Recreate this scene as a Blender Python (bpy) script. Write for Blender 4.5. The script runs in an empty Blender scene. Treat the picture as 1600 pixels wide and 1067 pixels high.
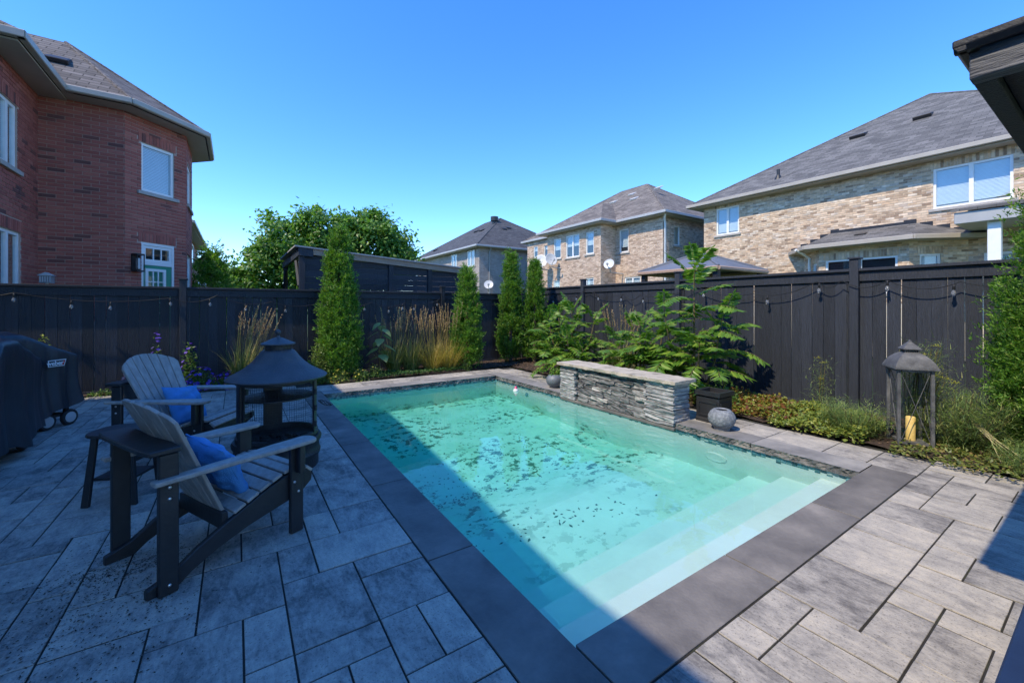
import bpy, bmesh, math, random
import numpy as np
from mathutils import Vector, Matrix
R = math.radians
rng = np.random.default_rng(11)
random.seed(5)
sc = bpy.context.scene
col = sc.collection

# ------------------------------------------------------------------ camera, sky, sun, exposure
cam = bpy.data.cameras.new('camera')
cam_o = bpy.data.objects.new('camera', cam)
col.objects.link(cam_o)
sc.camera = cam_o
cam_o.location = (0, 0, 1.5)
cam_o.rotation_euler = (R(90), 0, -0.5875)
cam.sensor_width = 36
cam.lens = 14.57
cam.shift_y = -54 / 1600
cam.clip_end = 2000
cam.clip_start = 0.05

SUN_DIR = Vector((1, 0.11, -1.31)).normalized()      # the way the light travels
SUN_ELEV = math.asin(-SUN_DIR.z)
world = bpy.data.worlds.new('World')
sc.world = world
world.use_nodes = True
wn = world.node_tree
bg = wn.nodes['Background']
sky = wn.nodes.new('ShaderNodeTexSky')
sky.sky_type = 'NISHITA'
sky.sun_disc = False
sky.sun_elevation = SUN_ELEV
sky.sun_rotation = math.atan2(-SUN_DIR.x, -SUN_DIR.y)
sky.altitude = 600
sky.air_density = 1.0
sky.dust_density = 0.0
sky.ozone_density = 5.0
hs = wn.nodes.new('ShaderNodeHueSaturation')
hs.inputs['Saturation'].default_value = 1.245
hs.inputs['Hue'].default_value = 0.508
wn.links.new(sky.outputs[0], hs.inputs['Color'])
wn.links.new(hs.outputs[0], bg.inputs[0])
bg.inputs[1].default_value = 0.15

sun = bpy.data.lights.new('sun', 'SUN')
sun.energy = 2.0
sun.angle = R(0.55)
sun.color = (1.0, 0.88, 0.68)
sun.cycles.is_caustics_light = True
sun_o = bpy.data.objects.new('sun', sun)
col.objects.link(sun_o)
sun_o.location = (-20, 0, 30)
sun_o.rotation_euler = SUN_DIR.to_track_quat('-Z', 'Y').to_euler()

vs = sc.view_settings
vs.view_transform = 'Standard'
vs.look = 'None'
vs.gamma = 1
vs.use_curve_mapping = False
vs.exposure = 1.4
sc.cycles.use_denoising = True
sc.cycles.max_bounces = 10
sc.cycles.transparent_max_bounces = 16
sc.cycles.sample_clamp_indirect = 6

# ------------------------------------------------------------------ materials
MT = {}
class NT:
    def __init__(s, name):
        s.m = bpy.data.materials.new(name)
        s.m.use_nodes = True
        s.t = s.m.node_tree
        s.p = s.t.nodes['Principled BSDF']
        s.out = s.t.nodes['Material Output']
    def n(s, ty, **kw):
        nd = s.t.nodes.new('ShaderNode' + ty)
        for k, v in kw.items():
            if k.startswith('i_'):
                k = k[2:].replace('_', ' ')
                nd.inputs[int(k) if k.isdigit() else k].default_value = v
            else:
                setattr(nd, k, v)
        return nd
    def l(s, a, b):
        s.t.links.new(a, b)
def c4(c): return (c[0], c[1], c[2], 1)
def ramp(nt, stops, interp='LINEAR'):
    r = nt.n('ValToRGB')
    cr = r.color_ramp
    cr.interpolation = interp
    while len(cr.elements) > 1:
        cr.elements.remove(cr.elements[-1])
    cr.elements[0].position, cr.elements[0].color = stops[0][0], c4(stops[0][1])
    for p, c in stops[1:]:
        e = cr.elements.new(p)
        e.color = c4(c)
    return r
def coords(nt, kind='Object', rand=None, stretch=None):
    tc = nt.n('TexCoord')
    v = tc.outputs[kind]
    if rand:
        src = nt.n('ObjectInfo').outputs['Random'] if rand == 'obj' else nt.n('NewGeometry').outputs['Random Per Island']
        mu = nt.n('Math', operation='MULTIPLY', i_1=61.0)
        nt.l(src, mu.inputs[0])
        ad = nt.n('VectorMath', operation='ADD')
        nt.l(v, ad.inputs[0])
        nt.l(mu.outputs[0], ad.inputs[1])
        v = ad.outputs[0]
    if stretch:
        mp = nt.n('Mapping')
        mp.inputs['Scale'].default_value = stretch
        nt.l(v, mp.inputs[0])
        v = mp.outputs[0]
    return v
def rnd_out(nt, rand):
    return nt.n('ObjectInfo').outputs['Random'] if rand == 'obj' else nt.n('NewGeometry').outputs['Random Per Island']
def M(name, stops, scale=4.0, detail=6.0, rough=0.6, rough2=None, metal=0.0, spec=0.5, rand=None, stretch=None,
      bump=0.0, bscale=None, vary=0.0, kind='Object', dist=0.0, bstretch=None):
    """Noise driven colour with bump; vary = brightness change from piece to piece."""
    if name in MT: return MT[name]
    nt = NT(name)
    v = coords(nt, kind, rand, stretch)
    if not isinstance(stops[0], (tuple, list)) or len(stops[0]) == 3:
        if isinstance(stops[0], (int, float)): stops = [(0.0, stops), (1.0, stops)]
        else: stops = [(0.3 + 0.4 * i / max(1, len(stops) - 1), c) for i, c in enumerate(stops)]
    no = nt.n('TexNoise', i_Scale=scale, i_Detail=detail, i_Roughness=0.62, i_Distortion=dist)
    nt.l(v, no.inputs['Vector'])
    rp = ramp(nt, stops)
    nt.l(no.outputs[0], rp.inputs[0])
    c = rp.outputs[0]
    if vary:
        mr = nt.n('MapRange', i_3=1 - vary, i_4=1 + vary)
        nt.l(rnd_out(nt, rand or 'obj'), mr.inputs[0])
        hv = nt.n('HueSaturation')
        nt.l(c, hv.inputs['Color'])
        nt.l(mr.outputs[0], hv.inputs['Value'])
        c = hv.outputs[0]
    nt.l(c, nt.p.inputs['Base Color'])
    nt.p.inputs['Metallic'].default_value = metal
    nt.p.inputs['Specular IOR Level'].default_value = spec
    if rough2 is not None:
        mr = nt.n('MapRange', i_3=rough, i_4=rough2)
        nt.l(no.outputs[0], mr.inputs[0])
        nt.l(mr.outputs[0], nt.p.inputs['Roughness'])
    else:
        nt.p.inputs['Roughness'].default_value = rough
    if bump:
        nb = nt.n('TexNoise', i_Scale=bscale or scale * 6, i_Detail=5.0)
        if bstretch:
            nt.l(coords(nt, kind, rand, bstretch), nb.inputs['Vector'])
        else:
            nt.l(v, nb.inputs['Vector'])
        b = nt.n('Bump', i_Strength=bump, i_Distance=0.02)
        nt.l(nb.outputs[0], b.inputs['Height'])
        nt.l(b.outputs[0], nt.p.inputs['Normal'])
    MT[name] = nt.m
    return nt.m
def leafmat(name, stops, trans=0.35, rough=0.45):
    if name in MT: return MT[name]
    nt = NT(name)
    rp = ramp(nt, stops)
    nt.l(nt.n('NewGeometry').outputs['Random Per Island'], rp.inputs[0])
    nt.l(rp.outputs[0], nt.p.inputs['Base Color'])
    nt.p.inputs['Roughness'].default_value = rough
    tr = nt.n('BsdfTranslucent')
    hv = nt.n('HueSaturation', i_Value=1.35, i_Saturation=1.1)
    nt.l(rp.outputs[0], hv.inputs['Color'])
    nt.l(hv.outputs[0], tr.inputs[0])
    mx = nt.n('MixShader', i_0=trans)
    nt.l(nt.p.outputs[0], mx.inputs[1])
    nt.l(tr.outputs[0], mx.inputs[2])
    nt.l(mx.outputs[0], nt.out.inputs[0])
    MT[name] = nt.m
    return nt.m
def piecemat(name, stops, rand, rough=0.8, nscale=9.0, namt=0.25, bump=0.3, bscale=60.0, interp='LINEAR'):
    """Colour picked per piece from a ramp, mottled a little by noise."""
    if name in MT: return MT[name]
    nt = NT(name)
    rp = ramp(nt, stops, interp)
    nt.l(rnd_out(nt, rand), rp.inputs[0])
    no = nt.n('TexNoise', i_Scale=nscale, i_Detail=5.0)
    nt.l(coords(nt, 'Object', rand), no.inputs['Vector'])
    mr = nt.n('MapRange', i_1=0.3, i_2=0.7, i_3=1 - namt, i_4=1 + namt)
    nt.l(no.outputs[0], mr.inputs[0])
    hv = nt.n('HueSaturation')
    nt.l(rp.outputs[0], hv.inputs['Color'])
    nt.l(mr.outputs[0], hv.inputs['Value'])
    nt.l(hv.outputs[0], nt.p.inputs['Base Color'])
    nt.p.inputs['Roughness'].default_value = rough
    nb = nt.n('TexNoise', i_Scale=bscale, i_Detail=4.0)
    nt.l(coords(nt, 'Object', rand), nb.inputs['Vector'])
    b = nt.n('Bump', i_Strength=bump, i_Distance=0.01)
    nt.l(nb.outputs[0], b.inputs['Height'])
    nt.l(b.outputs[0], nt.p.inputs['Normal'])
    MT[name] = nt.m
    return nt.m
def tilemat(name, c1, c2, mortar, bw, bh, gap=0.004, rough=0.9, offset=0.5, bump=0.4, extra=None, bias=0.0):
    """Courses too far off to pick apart (shingles, far brick), on metric UVs."""
    if name in MT: return MT[name]
    nt = NT(name)
    v = coords(nt, 'UV')
    br = nt.n('TexBrick', offset=offset, i_Color1=c4(c1), i_Color2=c4(c2), i_Mortar=c4(mortar), i_Scale=1.0)
    br.inputs['Mortar Size'].default_value = gap
    br.inputs['Brick Width'].default_value = bw
    br.inputs['Row Height'].default_value = bh
    br.inputs['Bias'].default_value = bias
    nt.l(v, br.inputs['Vector'])
    no = nt.n('TexNoise', i_Scale=1.3, i_Detail=8.0, i_Roughness=0.7)
    nt.l(v, no.inputs['Vector'])
    mr = nt.n('MapRange', i_1=0.3, i_2=0.7, i_3=0.75, i_4=1.25)
    nt.l(no.outputs[0], mr.inputs[0])
    hv = nt.n('HueSaturation')
    nt.l(br.outputs[0], hv.inputs['Color'])
    nt.l(mr.outputs[0], hv.inputs['Value'])
    nt.l(hv.outputs[0], nt.p.inputs['Base Color'])
    nt.p.inputs['Roughness'].default_value = rough
    b = nt.n('Bump', i_Strength=bump, i_Distance=0.01)
    nt.l(br.outputs['Fac'], b.inputs['Height'])
    b.invert = True
    nt.l(b.outputs[0], nt.p.inputs['Normal'])
    MT[name] = nt.m
    return nt.m

# ------------------------------------------------------------------ mesh builder
class MB:
    def __init__(s):
        s.v, s.f, s.M = [], [], Matrix.Identity(4)
    def at(s, loc=(0, 0, 0), rz=0.0):
        s.M = Matrix.Translation(Vector(loc)) @ Matrix.Rotation(rz, 4, 'Z')
        return s
    def frame(s, o, u, n):
        """local x along u, y along n (outward), z up"""
        u, n = Vector(u).normalized(), Vector(n).normalized()
        z = Vector((0, 0, 1))
        s.M = Matrix(((u.x, n.x, z.x, o[0]), (u.y, n.y, z.y, o[1]), (u.z, n.z, z.z, o[2]), (0, 0, 0, 1)))
        return s
    def add(s, vs, fs):
        b = len(s.v)
        s.v += [tuple(s.M @ Vector(p)) for p in vs]
        s.f += [tuple(i + b for i in f) for f in fs]
        return s
    def box(s, x0, x1, y0, y1, z0, z1):
        return s.add([(x0, y0, z0), (x1, y0, z0), (x1, y1, z0), (x0, y1, z0), (x0, y0, z1), (x1, y0, z1), (x1, y1, z1), (x0, y1, z1)],
                     [(3, 2, 1, 0), (4, 5, 6, 7), (0, 1, 5, 4), (1, 2, 6, 5), (2, 3, 7, 6), (3, 0, 4, 7)])
    def poly(s, pts):
        return s.add(pts, [tuple(range(len(pts)))])
    def prism(s, poly, a, b, axis='y'):
        """2-D outline swept along an axis from a to b"""
        n = len(poly)
        def mk(p, t):
            return (p[0], t, p[1]) if axis == 'y' else ((t, p[0], p[1]) if axis == 'x' else (p[0], p[1], t))
        vs = [mk(p, a) for p in poly] + [mk(p, b) for p in poly]
        fs = [tuple(range(n))[::-1], tuple(range(n, 2 * n))] + [(i, (i + 1) % n, n + (i + 1) % n, n + i) for i in range(n)]
        return s.add(vs, fs)
    def slab(s, pts, th):
        """a 3-D polygon thickened downwards"""
        n = len(pts)
        vs = list(pts) + [(p[0], p[1], p[2] - th) for p in pts]
        return s.add(vs, [tuple(range(n)), tuple(range(2 * n - 1, n - 1, -1))] + [(i, n + i, n + (i + 1) % n, (i + 1) % n) for i in range(n)])
    def tube(s, pts, r, n=8, cap=True):
        pts = [Vector(p) for p in pts]
        rs = r if isinstance(r, (list, tuple)) else [r] * len(pts)
        vs, fs = [], []
        prev = None
        for i, p in enumerate(pts):
            d = (pts[min(i + 1, len(pts) - 1)] - pts[max(i - 1, 0)]).normalized()
            a = prev if prev is not None else (Vector((0, 0, 1)) if abs(d.z) < 0.9 else Vector((1, 0, 0)))
            a = (a - d * a.dot(d)).normalized()
            b = d.cross(a)
            prev = a
            for k in range(n):
                t = 2 * math.pi * k / n
                vs.append(p + (a * math.cos(t) + b * math.sin(t)) * rs[i])
        for i in range(len(pts) - 1):
            for k in range(n):
                k2 = (k + 1) % n
                fs.append((i * n + k, i * n + k2, (i + 1) * n + k2, (i + 1) * n + k))
        if cap:
            fs.append(tuple(range(n))[::-1])
            fs.append(tuple(range((len(pts) - 1) * n, len(pts) * n)))
        return s.add(vs, fs)
    def lathe(s, prof, n=32, c=(0, 0), cap=False):
        vs, fs = [], []
        for r, z in prof:
            for k in range(n):
                t = 2 * math.pi * k / n
                vs.append((c[0] + r * math.cos(t), c[1] + r * math.sin(t), z))
        for i in range(len(prof) - 1):
            for k in range(n):
                k2 = (k + 1) % n
                fs.append((i * n + k, i * n + k2, (i + 1) * n + k2, (i + 1) * n + k))
        if cap:
            fs.append(tuple(range(n))[::-1])
            fs.append(tuple(range((len(prof) - 1) * n, len(prof) * n)))
        return s.add(vs, fs)
    def mesh(s, name, m, bevel=0.0, smooth=None, segs=1):
        me = bpy.data.meshes.new(name)
        me.from_pydata(s.v, [], s.f)
        if bevel:
            bm = bmesh.new()
            bm.from_mesh(me)
            bmesh.ops.recalc_face_normals(bm, faces=bm.faces)
            es = [e for e in bm.edges if len(e.link_faces) == 2 and e.calc_face_angle(0) > 0.5]
            bmesh.ops.bevel(bm, geom=es, offset=bevel, segments=segs, profile=0.6, affect='EDGES', clamp_overlap=True)
            bm.to_mesh(me)
            bm.free()
        finish(me, m, smooth)
        return me
    def build(s, name, m, parent=None, bevel=0.0, smooth=None, segs=1):
        return link(name, s.mesh(name, m, bevel, smooth, segs), parent)
def finish(me, m, smooth=None):
    if m: me.materials.append(m)
    np_ = len(me.polygons)
    if smooth is not None:
        me.polygons.foreach_set('use_smooth', [True] * np_)
        if smooth < 3: me.set_sharp_from_angle(angle=smooth)
    # metric UVs in each face's own frame
    uv = me.uv_layers.new(name='UVMap')
    nv = len(me.vertices)
    co = np.empty(nv * 3); me.vertices.foreach_get('co', co); co = co.reshape(-1, 3)
    li = np.empty(len(me.loops), dtype=np.int32); me.loops.foreach_get('vertex_index', li)
    nr = np.empty(np_ * 3); me.polygons.foreach_get('normal', nr); nr = nr.reshape(-1, 3)
    lt = np.empty(np_, dtype=np.int32); me.polygons.foreach_get('loop_total', lt)
    fn = np.repeat(nr, lt, axis=0)
    flat = np.abs(fn[:, 2]) > 0.995
    u = np.stack([-fn[:, 1], fn[:, 0], np.zeros(len(fn))], 1)
    u[flat] = (1, 0, 0)
    u /= np.maximum(np.linalg.norm(u, axis=1, keepdims=True), 1e-9)
    w = np.cross(fn, u)
    P = co[li]
    out = np.stack([(P * u).sum(1), (P * w).sum(1)], 1).astype(np.float32)
    uv.data.foreach_set('uv', out.ravel())
def link(name, me, parent=None):
    o = bpy.data.objects.new(name, me)
    col.objects.link(o)
    if parent is not None:
        o.parent = parent
        b = BASE.get(parent.name)
        if b is not None: o.matrix_parent_inverse = b.inverted()
    return o
BASE = {}
def npmesh(name, V, Fq, m, parent=None, smooth=False):
    """fast mesh from numpy arrays; Fq is (n,3) or (n,4)"""
    me = bpy.data.meshes.new(name)
    V = np.asarray(V, dtype=np.float32)
    Fq = np.asarray(Fq, dtype=np.int32)
    n, k = Fq.shape
    me.vertices.add(len(V)); me.vertices.foreach_set('co', V.ravel())
    me.loops.add(n * k); me.loops.foreach_set('vertex_index', Fq.ravel())
    me.polygons.add(n)
    me.polygons.foreach_set('loop_start', np.arange(0, n * k, k, dtype=np.int32))
    me.polygons.foreach_set('use_smooth', np.full(n, smooth))
    me.update(calc_edges=True)
    me.materials.append(m)
    return link(name, me, parent)
def thing(name, label, cat, loc=(0, 0, 0), group=None, rz=0.0, local=False):
    """Empty at a thing's base. local=False: its parts are written in world coordinates."""
    o = bpy.data.objects.new(name, None)
    o.empty_display_size = 0.1
    col.objects.link(o)
    o.location = loc
    o.rotation_euler = (0, 0, rz)
    o['label'], o['category'] = label, cat
    if group: o['group'] = group
    if not local:
        BASE[o.name] = Matrix.Translation(Vector(loc)) @ Matrix.Rotation(rz, 4, 'Z')
    return o
def tag(o, label, cat, group=None):
    o['label'], o['category'] = label, cat
    if group: o['group'] = group
    return o
def stuff(o): o['kind'] = 'stuff'; return o
def structure(o, label=None):
    o['kind'] = 'structure'
    if label: o['label'] = label
    return o
def copy_tree(o, parent=None):
    c = o.copy()
    col.objects.link(c)
    if parent is not None:
        c.parent = parent
    for ch in o.children:
        copy_tree(ch, c)
    return c
def norm(a): return a / np.maximum(np.linalg.norm(a, axis=1, keepdims=True), 1e-9)
def leaves(name, P, D, N, L, W, m, parent=None, fold=0.25, mid=0.45):
    """diamond leaves: base P, long axis D, face normal N"""
    n = len(P)
    D = norm(D); S = norm(np.cross(D, N)); N = norm(np.cross(S, D))
    L = np.broadcast_to(np.asarray(L, float), (n,))[:, None]; W = np.broadcast_to(np.asarray(W, float), (n,))[:, None]
    a = P; t = P + D * L
    c = P + D * L * mid
    l = c + S * W * 0.5 - N * W * fold; r = c - S * W * 0.5 - N * W * fold
    V = np.stack([a, l, t, r], 1).reshape(-1, 3)
    i = np.arange(n)[:, None] * 4
    Fc = np.concatenate([i + [0, 3, 2], i + [0, 2, 1]], 0)
    return npmesh(name, V, Fc, m, parent)
def strips(name, P, D, L, W, m, parent=None, droop=0.3, segs=4, seed=0, taper=True):
    """grass blades bending over: P base, D start direction"""
    n = len(P)
    D = norm(np.asarray(D, float))
    L = np.broadcast_to(np.asarray(L, float), (n,)); W = np.broadcast_to(np.asarray(W, float), (n,))
    dr = np.broadcast_to(np.asarray(droop, float), (n,))
    hz = D.copy(); hz[:, 2] = 0; hz = norm(hz + 1e-6)
    side = norm(np.cross(D, np.array([[0, 0, 1.0]])) + 1e-6)
    V = []
    for k in range(segs + 1):
        t = k / segs
        c = P + D * (L * t)[:, None] + hz * (L * dr * t * t)[:, None] * 0.6 - np.array([0, 0, 1]) * (L * dr * t * t)[:, None] * 0.7
        w = (W * (1 - (t ** 1.5 if taper else 0) * 0.9))[:, None] * 0.5
        V += [c - side * w, c + side * w]
    V = np.stack(V, 1).reshape(-1, 3)
    i = np.arange(n)[:, None] * (2 * (segs + 1))
    Fc = np.concatenate([i + [2 * k, 2 * k + 1, 2 * k + 3, 2 * k + 2] for k in range(segs)], 0)
    return npmesh(name, V, Fc, m, parent)
# ------------------------------------------------------------------ shared materials
WHITE = M('white_paint', [(0.74, 0.74, 0.72), (0.82, 0.82, 0.80)], scale=8, rough=0.45)
BLACK_WOOD = M('black_stained_wood', [(0.2, (0.011, 0.0135, 0.019)), (0.62, (0.022, 0.0265, 0.037)), (0.8, (0.052, 0.059, 0.075))], scale=3, detail=9,
               rough=0.5, rough2=0.75, rand='obj', stretch=(14, 14, 1.0), bump=0.5, bscale=9, vary=0.38)
BLACK_METAL = M('black_metal', [(0.010, 0.010, 0.012), (0.022, 0.022, 0.025)], scale=14, rough=0.35, rough2=0.6, bump=0.12, bscale=70)
SOIL = M('mulch', [(0.2, (0.016, 0.010, 0.007)), (0.55, (0.05, 0.03, 0.02)), (0.8, (0.12, 0.08, 0.055))], scale=28, detail=8, rough=0.95, bump=0.9, bscale=60)
GREY_TRIM = M('grey_aluminium_trim', [(0.36, 0.36, 0.36), (0.42, 0.42, 0.41)], scale=3, rough=0.4, spec=0.5)
TAN_TRIM = M('beige_aluminium_trim', [(0.36, 0.32, 0.265), (0.42, 0.375, 0.315)], scale=3, rough=0.45)

# ------------------------------------------------------------------ ground and pool
PX0, PX1, PY0, PY1 = 1.25, 4.73, 1.38, 7.73          # inner edges of the coping
WATER_Z = -0.105
PAVE_Z = 0.0
g = MB()
E_ = 900
xs = [-E_, PX0 - 0.03, PX1 + 0.03, E_]; ys = [-E_, PY0 - 0.03, PY1 + 0.03, E_]
for i in range(3):
    for j in range(3):
        if i == 1 and j == 1: continue
        g.poly([(xs[i], ys[j], -0.07), (xs[i + 1], ys[j], -0.07), (xs[i + 1], ys[j + 1], -0.07), (xs[i], ys[j + 1], -0.07)])
GRASS = M('lawn', [(0.25, (0.03, 0.06, 0.012)), (0.5, (0.055, 0.10, 0.02)), (0.75, (0.10, 0.14, 0.04))], scale=3, detail=10, rough=0.9, bump=0.6, bscale=40)
structure(g.build('ground', GRASS))

# sand bed that shows in the joints
JOINT = M('joint_sand', [(0.3, (0.012, 0.011, 0.010)), (0.55, (0.026, 0.024, 0.020)), (0.75, (0.04, 0.05, 0.02))], scale=9, detail=8, rough=0.95, bump=0.5, bscale=90)
patio = MB()
Z = -0.0055
for (a, b, c, d) in ((-5.2, PX0 - 0.02, -1.2, 9.7), (PX1 + 0.02, 5.72, -1.2, 8.72), (PX0 - 0.02, PX1 + 0.02, -1.2, PY0 - 0.02), (PX0 - 0.02, PX1 + 0.02, PY1 + 0.02, 8.72), (5.72, 8.6, -1.2, 0.35)):
    patio.poly([(a, c, Z), (b, c, Z), (b, d, Z), (a, d, Z)])
patio_o = structure(patio.build('patio', JOINT), 'mottled grey paving round the pool')

# pavers: every one an object, on an 18 cm module
def paver_material():
    nt = NT('concrete_paver')
    v = coords(nt, 'Object', 'obj', (4.2, 1.3, 1))
    n1 = nt.n('TexNoise', i_Scale=2.6, i_Detail=12.0, i_Roughness=0.76, i_Distortion=0.7)
    nt.l(v, n1.inputs['Vector'])
    v2 = coords(nt, 'Object', 'obj')
    n2 = nt.n('TexNoise', i_Scale=4.5, i_Detail=9.0, i_Roughness=0.7, i_Distortion=0.4)
    nt.l(v2, n2.inputs['Vector'])
    ad = nt.n('Math', operation='ADD')
    nt.l(n1.outputs[0], ad.inputs[0]); nt.l(n2.outputs[0], ad.inputs[1])
    sh = nt.n('MapRange', i_3=-0.035, i_4=0.065)
    nt.l(rnd_out(nt, 'obj'), sh.inputs[0])
    n4 = nt.n('TexNoise', i_Scale=26.0, i_Detail=9.0, i_Roughness=0.7)
    nt.l(coords(nt, 'Object', 'obj', (2.2, 1.0, 1)), n4.inputs['Vector'])
    a3 = nt.n('Math', operation='MULTIPLY_ADD', i_1=0.55)
    nt.l(n4.outputs[0], a3.inputs[0]); nt.l(ad.outputs[0], a3.inputs[2])
    a2 = nt.n('Math', operation='MULTIPLY_ADD', i_1=0.392)
    nt.l(a3.outputs[0], a2.inputs[0]); nt.l(sh.outputs[0], a2.inputs[2])
    rp = ramp(nt, [(0.36, (0.085, 0.078, 0.074)), (0.43, (0.175, 0.161, 0.149)), (0.49, (0.29, 0.267, 0.24)), (0.55, (0.39, 0.355, 0.31)), (0.62, (0.49, 0.438, 0.365)), (0.70, (0.58, 0.51, 0.415))])
    nt.l(a2.outputs[0], rp.inputs[0])
    n3 = nt.n('TexNoise', i_Scale=110.0, i_Detail=3.0)
    nt.l(v2, n3.inputs['Vector'])
    pit = nt.n('MapRange', i_1=0.3, i_2=0.42, i_3=0.55, i_4=1.0)
    nt.l(n3.outputs[0], pit.inputs[0])
    hv = nt.n('HueSaturation')
    nt.l(rp.outputs[0], hv.inputs['Color']); nt.l(pit.outputs[0], hv.inputs['Value'])
    nt.l(hv.outputs[0], nt.p.inputs['Base Color'])
    nt.p.inputs['Roughness'].default_value = 0.8
    b1 = nt.n('Bump', i_Strength=0.35, i_Distance=0.006)
    nt.l(n3.outputs[0], b1.inputs['Height'])
    b2 = nt.n('Bump', i_Strength=0.45, i_Distance=0.012)
    nt.l(n1.outputs[0], b2.inputs['Height']); nt.l(b1.outputs[0], b2.inputs['Normal'])
    nt.l(b2.outputs[0], nt.p.inputs['Normal'])
    return nt.m
PAVER = paver_material()
U = 0.1825
paver_meshes = {}
def paver(x0, x1, y0, y1, par=patio_o, rest=None):
    g_ = 0.0045
    sx, sy = round(x1 - x0 - 2 * g_, 4), round(y1 - y0 - 2 * g_, 4)
    if sx < 0.02 or sy < 0.02: return
    k = (sx, sy)
    if k not in paver_meshes:
        m_ = MB(); a, b, c = sx / 2, sy / 2, 0.0016
        m_.add([(-a, -b, -0.05), (a, -b, -0.05), (a, b, -0.05), (-a, b, -0.05), (-a, -b, -c), (a, -b, -c), (a, b, -c), (-a, b, -c),
                (-a + c, -b + c, 0), (a - c, -b + c, 0), (a - c, b - c, 0), (-a + c, b - c, 0)],
               [(0, 1, 5, 4), (1, 2, 6, 5), (2, 3, 7, 6), (3, 0, 4, 7), (4, 5, 9, 8), (5, 6, 10, 9), (6, 7, 11, 10), (7, 4, 8, 11), (8, 9, 10, 11)])
        paver_meshes[k] = m_.mesh('paver', PAVER)
    o = link('paver', paver_meshes[k], par)
    o.location = ((x0 + x1) / 2, (y0 + y1) / 2, PAVE_Z + random.uniform(-0.0025, 0.0025))
    o.rotation_euler = (random.uniform(-1, 1) * 0.004, random.uniform(-1, 1) * 0.004, 0)
    return o
def fill(ox, oy, dirx, nx, ny, seeds, keep, sizes=((3, 2), (2, 3), (2, 2), (2, 1), (1, 2), (2, 2), (2, 1), (1, 2))):
    """ashlar fill of an nx x ny grid of modules from corner (ox, oy); x runs dirx, y runs up"""
    occ = np.zeros((nx, ny), bool)
    out = []
    def put(i0, i1, j0, j1):
        occ[i0:i1, j0:j1] = True
        out.append((i0, i1, j0, j1))
    for s_ in seeds: put(*s_)
    for j in range(ny):
        for i in range(nx):
            if occ[i, j]: continue
            opts = list(sizes); random.shuffle(opts)
            for (w_, h_) in opts + [(2, 1), (1, 2), (1, 1)]:
                if i + w_ <= nx and j + h_ <= ny and not occ[i:i + w_, j:j + h_].any():
                    put(i, i + w_, j, j + h_); break
    res = []
    for (i0, i1, j0, j1) in out:
        xa, xb = sorted((ox + dirx * i0 * U, ox + dirx * i1 * U))
        r = (xa, xb, oy + j0 * U, oy + j1 * U)
        if keep(r): res.append(r)
    return res
CW = 0.31
rects = []
# left field: from the coping's outer edge westwards, and south of it
rects += fill(PX0 - CW, 2.01 - 16 * U, -1, 33, 59,
              [(a, b, c + 16, d + 16) for a, b, c, d in ((2, 4, 0, 3), (0, 2, 2, 3), (0, 2, 0, 2), (0, 3, 3, 5), (3, 4, 3, 5), (0, 2, 5, 7), (0, 2, 7, 10), (1, 2, -2, 0), (0, 1, -2, 0),
                                                         (4, 6, 2, 5), (4, 5, 0, 2), (5, 7, -1, 2), (3, 5, 5, 7), (6, 9, 3, 5))], lambda r: True)
# near field: south of the pool
rects += fill(PX0 - CW, PY0 - CW - 12 * U, 1, 26, 12, [(6, 8, 11, 12), (8, 11, 10, 12), (11, 14, 10, 12), (14, 16, 10, 12), (8, 10, 9, 10)], lambda r: not (r[0] > 4.6 and r[3] < -0.4))
# right field: a strip beside the pool and the corner by the lantern
rects += fill(PX1 + CW, PY0 - CW, 1, 3, 40, [], lambda r: r[3] < 8.4, sizes=((3, 2), (2, 2), (3, 1), (1, 2), (3, 3)))
rects += fill(PX0 - CW + 26 * U, PY0 - CW - 12 * U, 1, 14, 12, [], lambda r: r[3] < 0.5 or r[1] < 5.8)
# far strip behind the far coping
rects += fill(PX0 - CW, PY1 + CW, 1, 24, 3, [], lambda r: True, sizes=((3, 1), (2, 1), (3, 2), (2, 2)))
camf = Vector((math.sin(0.5875), math.cos(0.5875)))
camr = Vector((math.cos(0.5875), -math.sin(0.5875)))
def screen(x, y, z=0.0):
    d = x * camf.x + y * camf.y
    r = x * camr.x + y * camr.y
    if d < 0.15: return None
    return 800 + 647.5 * r / d, 479.5 + 647.5 * (1.5 - z) / d, d
def area(r):
    s_ = screen((r[0] + r[1]) / 2, (r[2] + r[3]) / 2)
    if s_ is None: return 0
    vis = -60 < s_[0] < 1660 and s_[1] < 1150
    return (r[1] - r[0]) * (r[3] - r[2]) / s_[2] ** 3 * (1 if vis else 0.0001)
rects.sort(key=area, reverse=True)
for r in rects[:300]: paver(*r)
far = MB()
for (x0, x1, y0, y1) in rects[300:]:
    far.box(x0 + 0.0035, x1 - 0.0035, y0 + 0.0035, y1 - 0.0035, -0.05, random.uniform(-0.002, 0.002))
def paver_far_material():
    m_ = PAVER.copy()
    m_.name = 'concrete_paver_joined'
    t = m_.node_tree
    for nd in [n_ for n_ in t.nodes if n_.type == 'OBJECT_INFO']:
        ge = t.nodes.new('ShaderNodeNewGeometry')
        for lk in list(nd.outputs['Random'].links):
            t.links.new(ge.outputs['Random Per Island'], lk.to_socket)
    return m_
stuff(far.build('far_pavers', paver_far_material(), patio_o))

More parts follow.
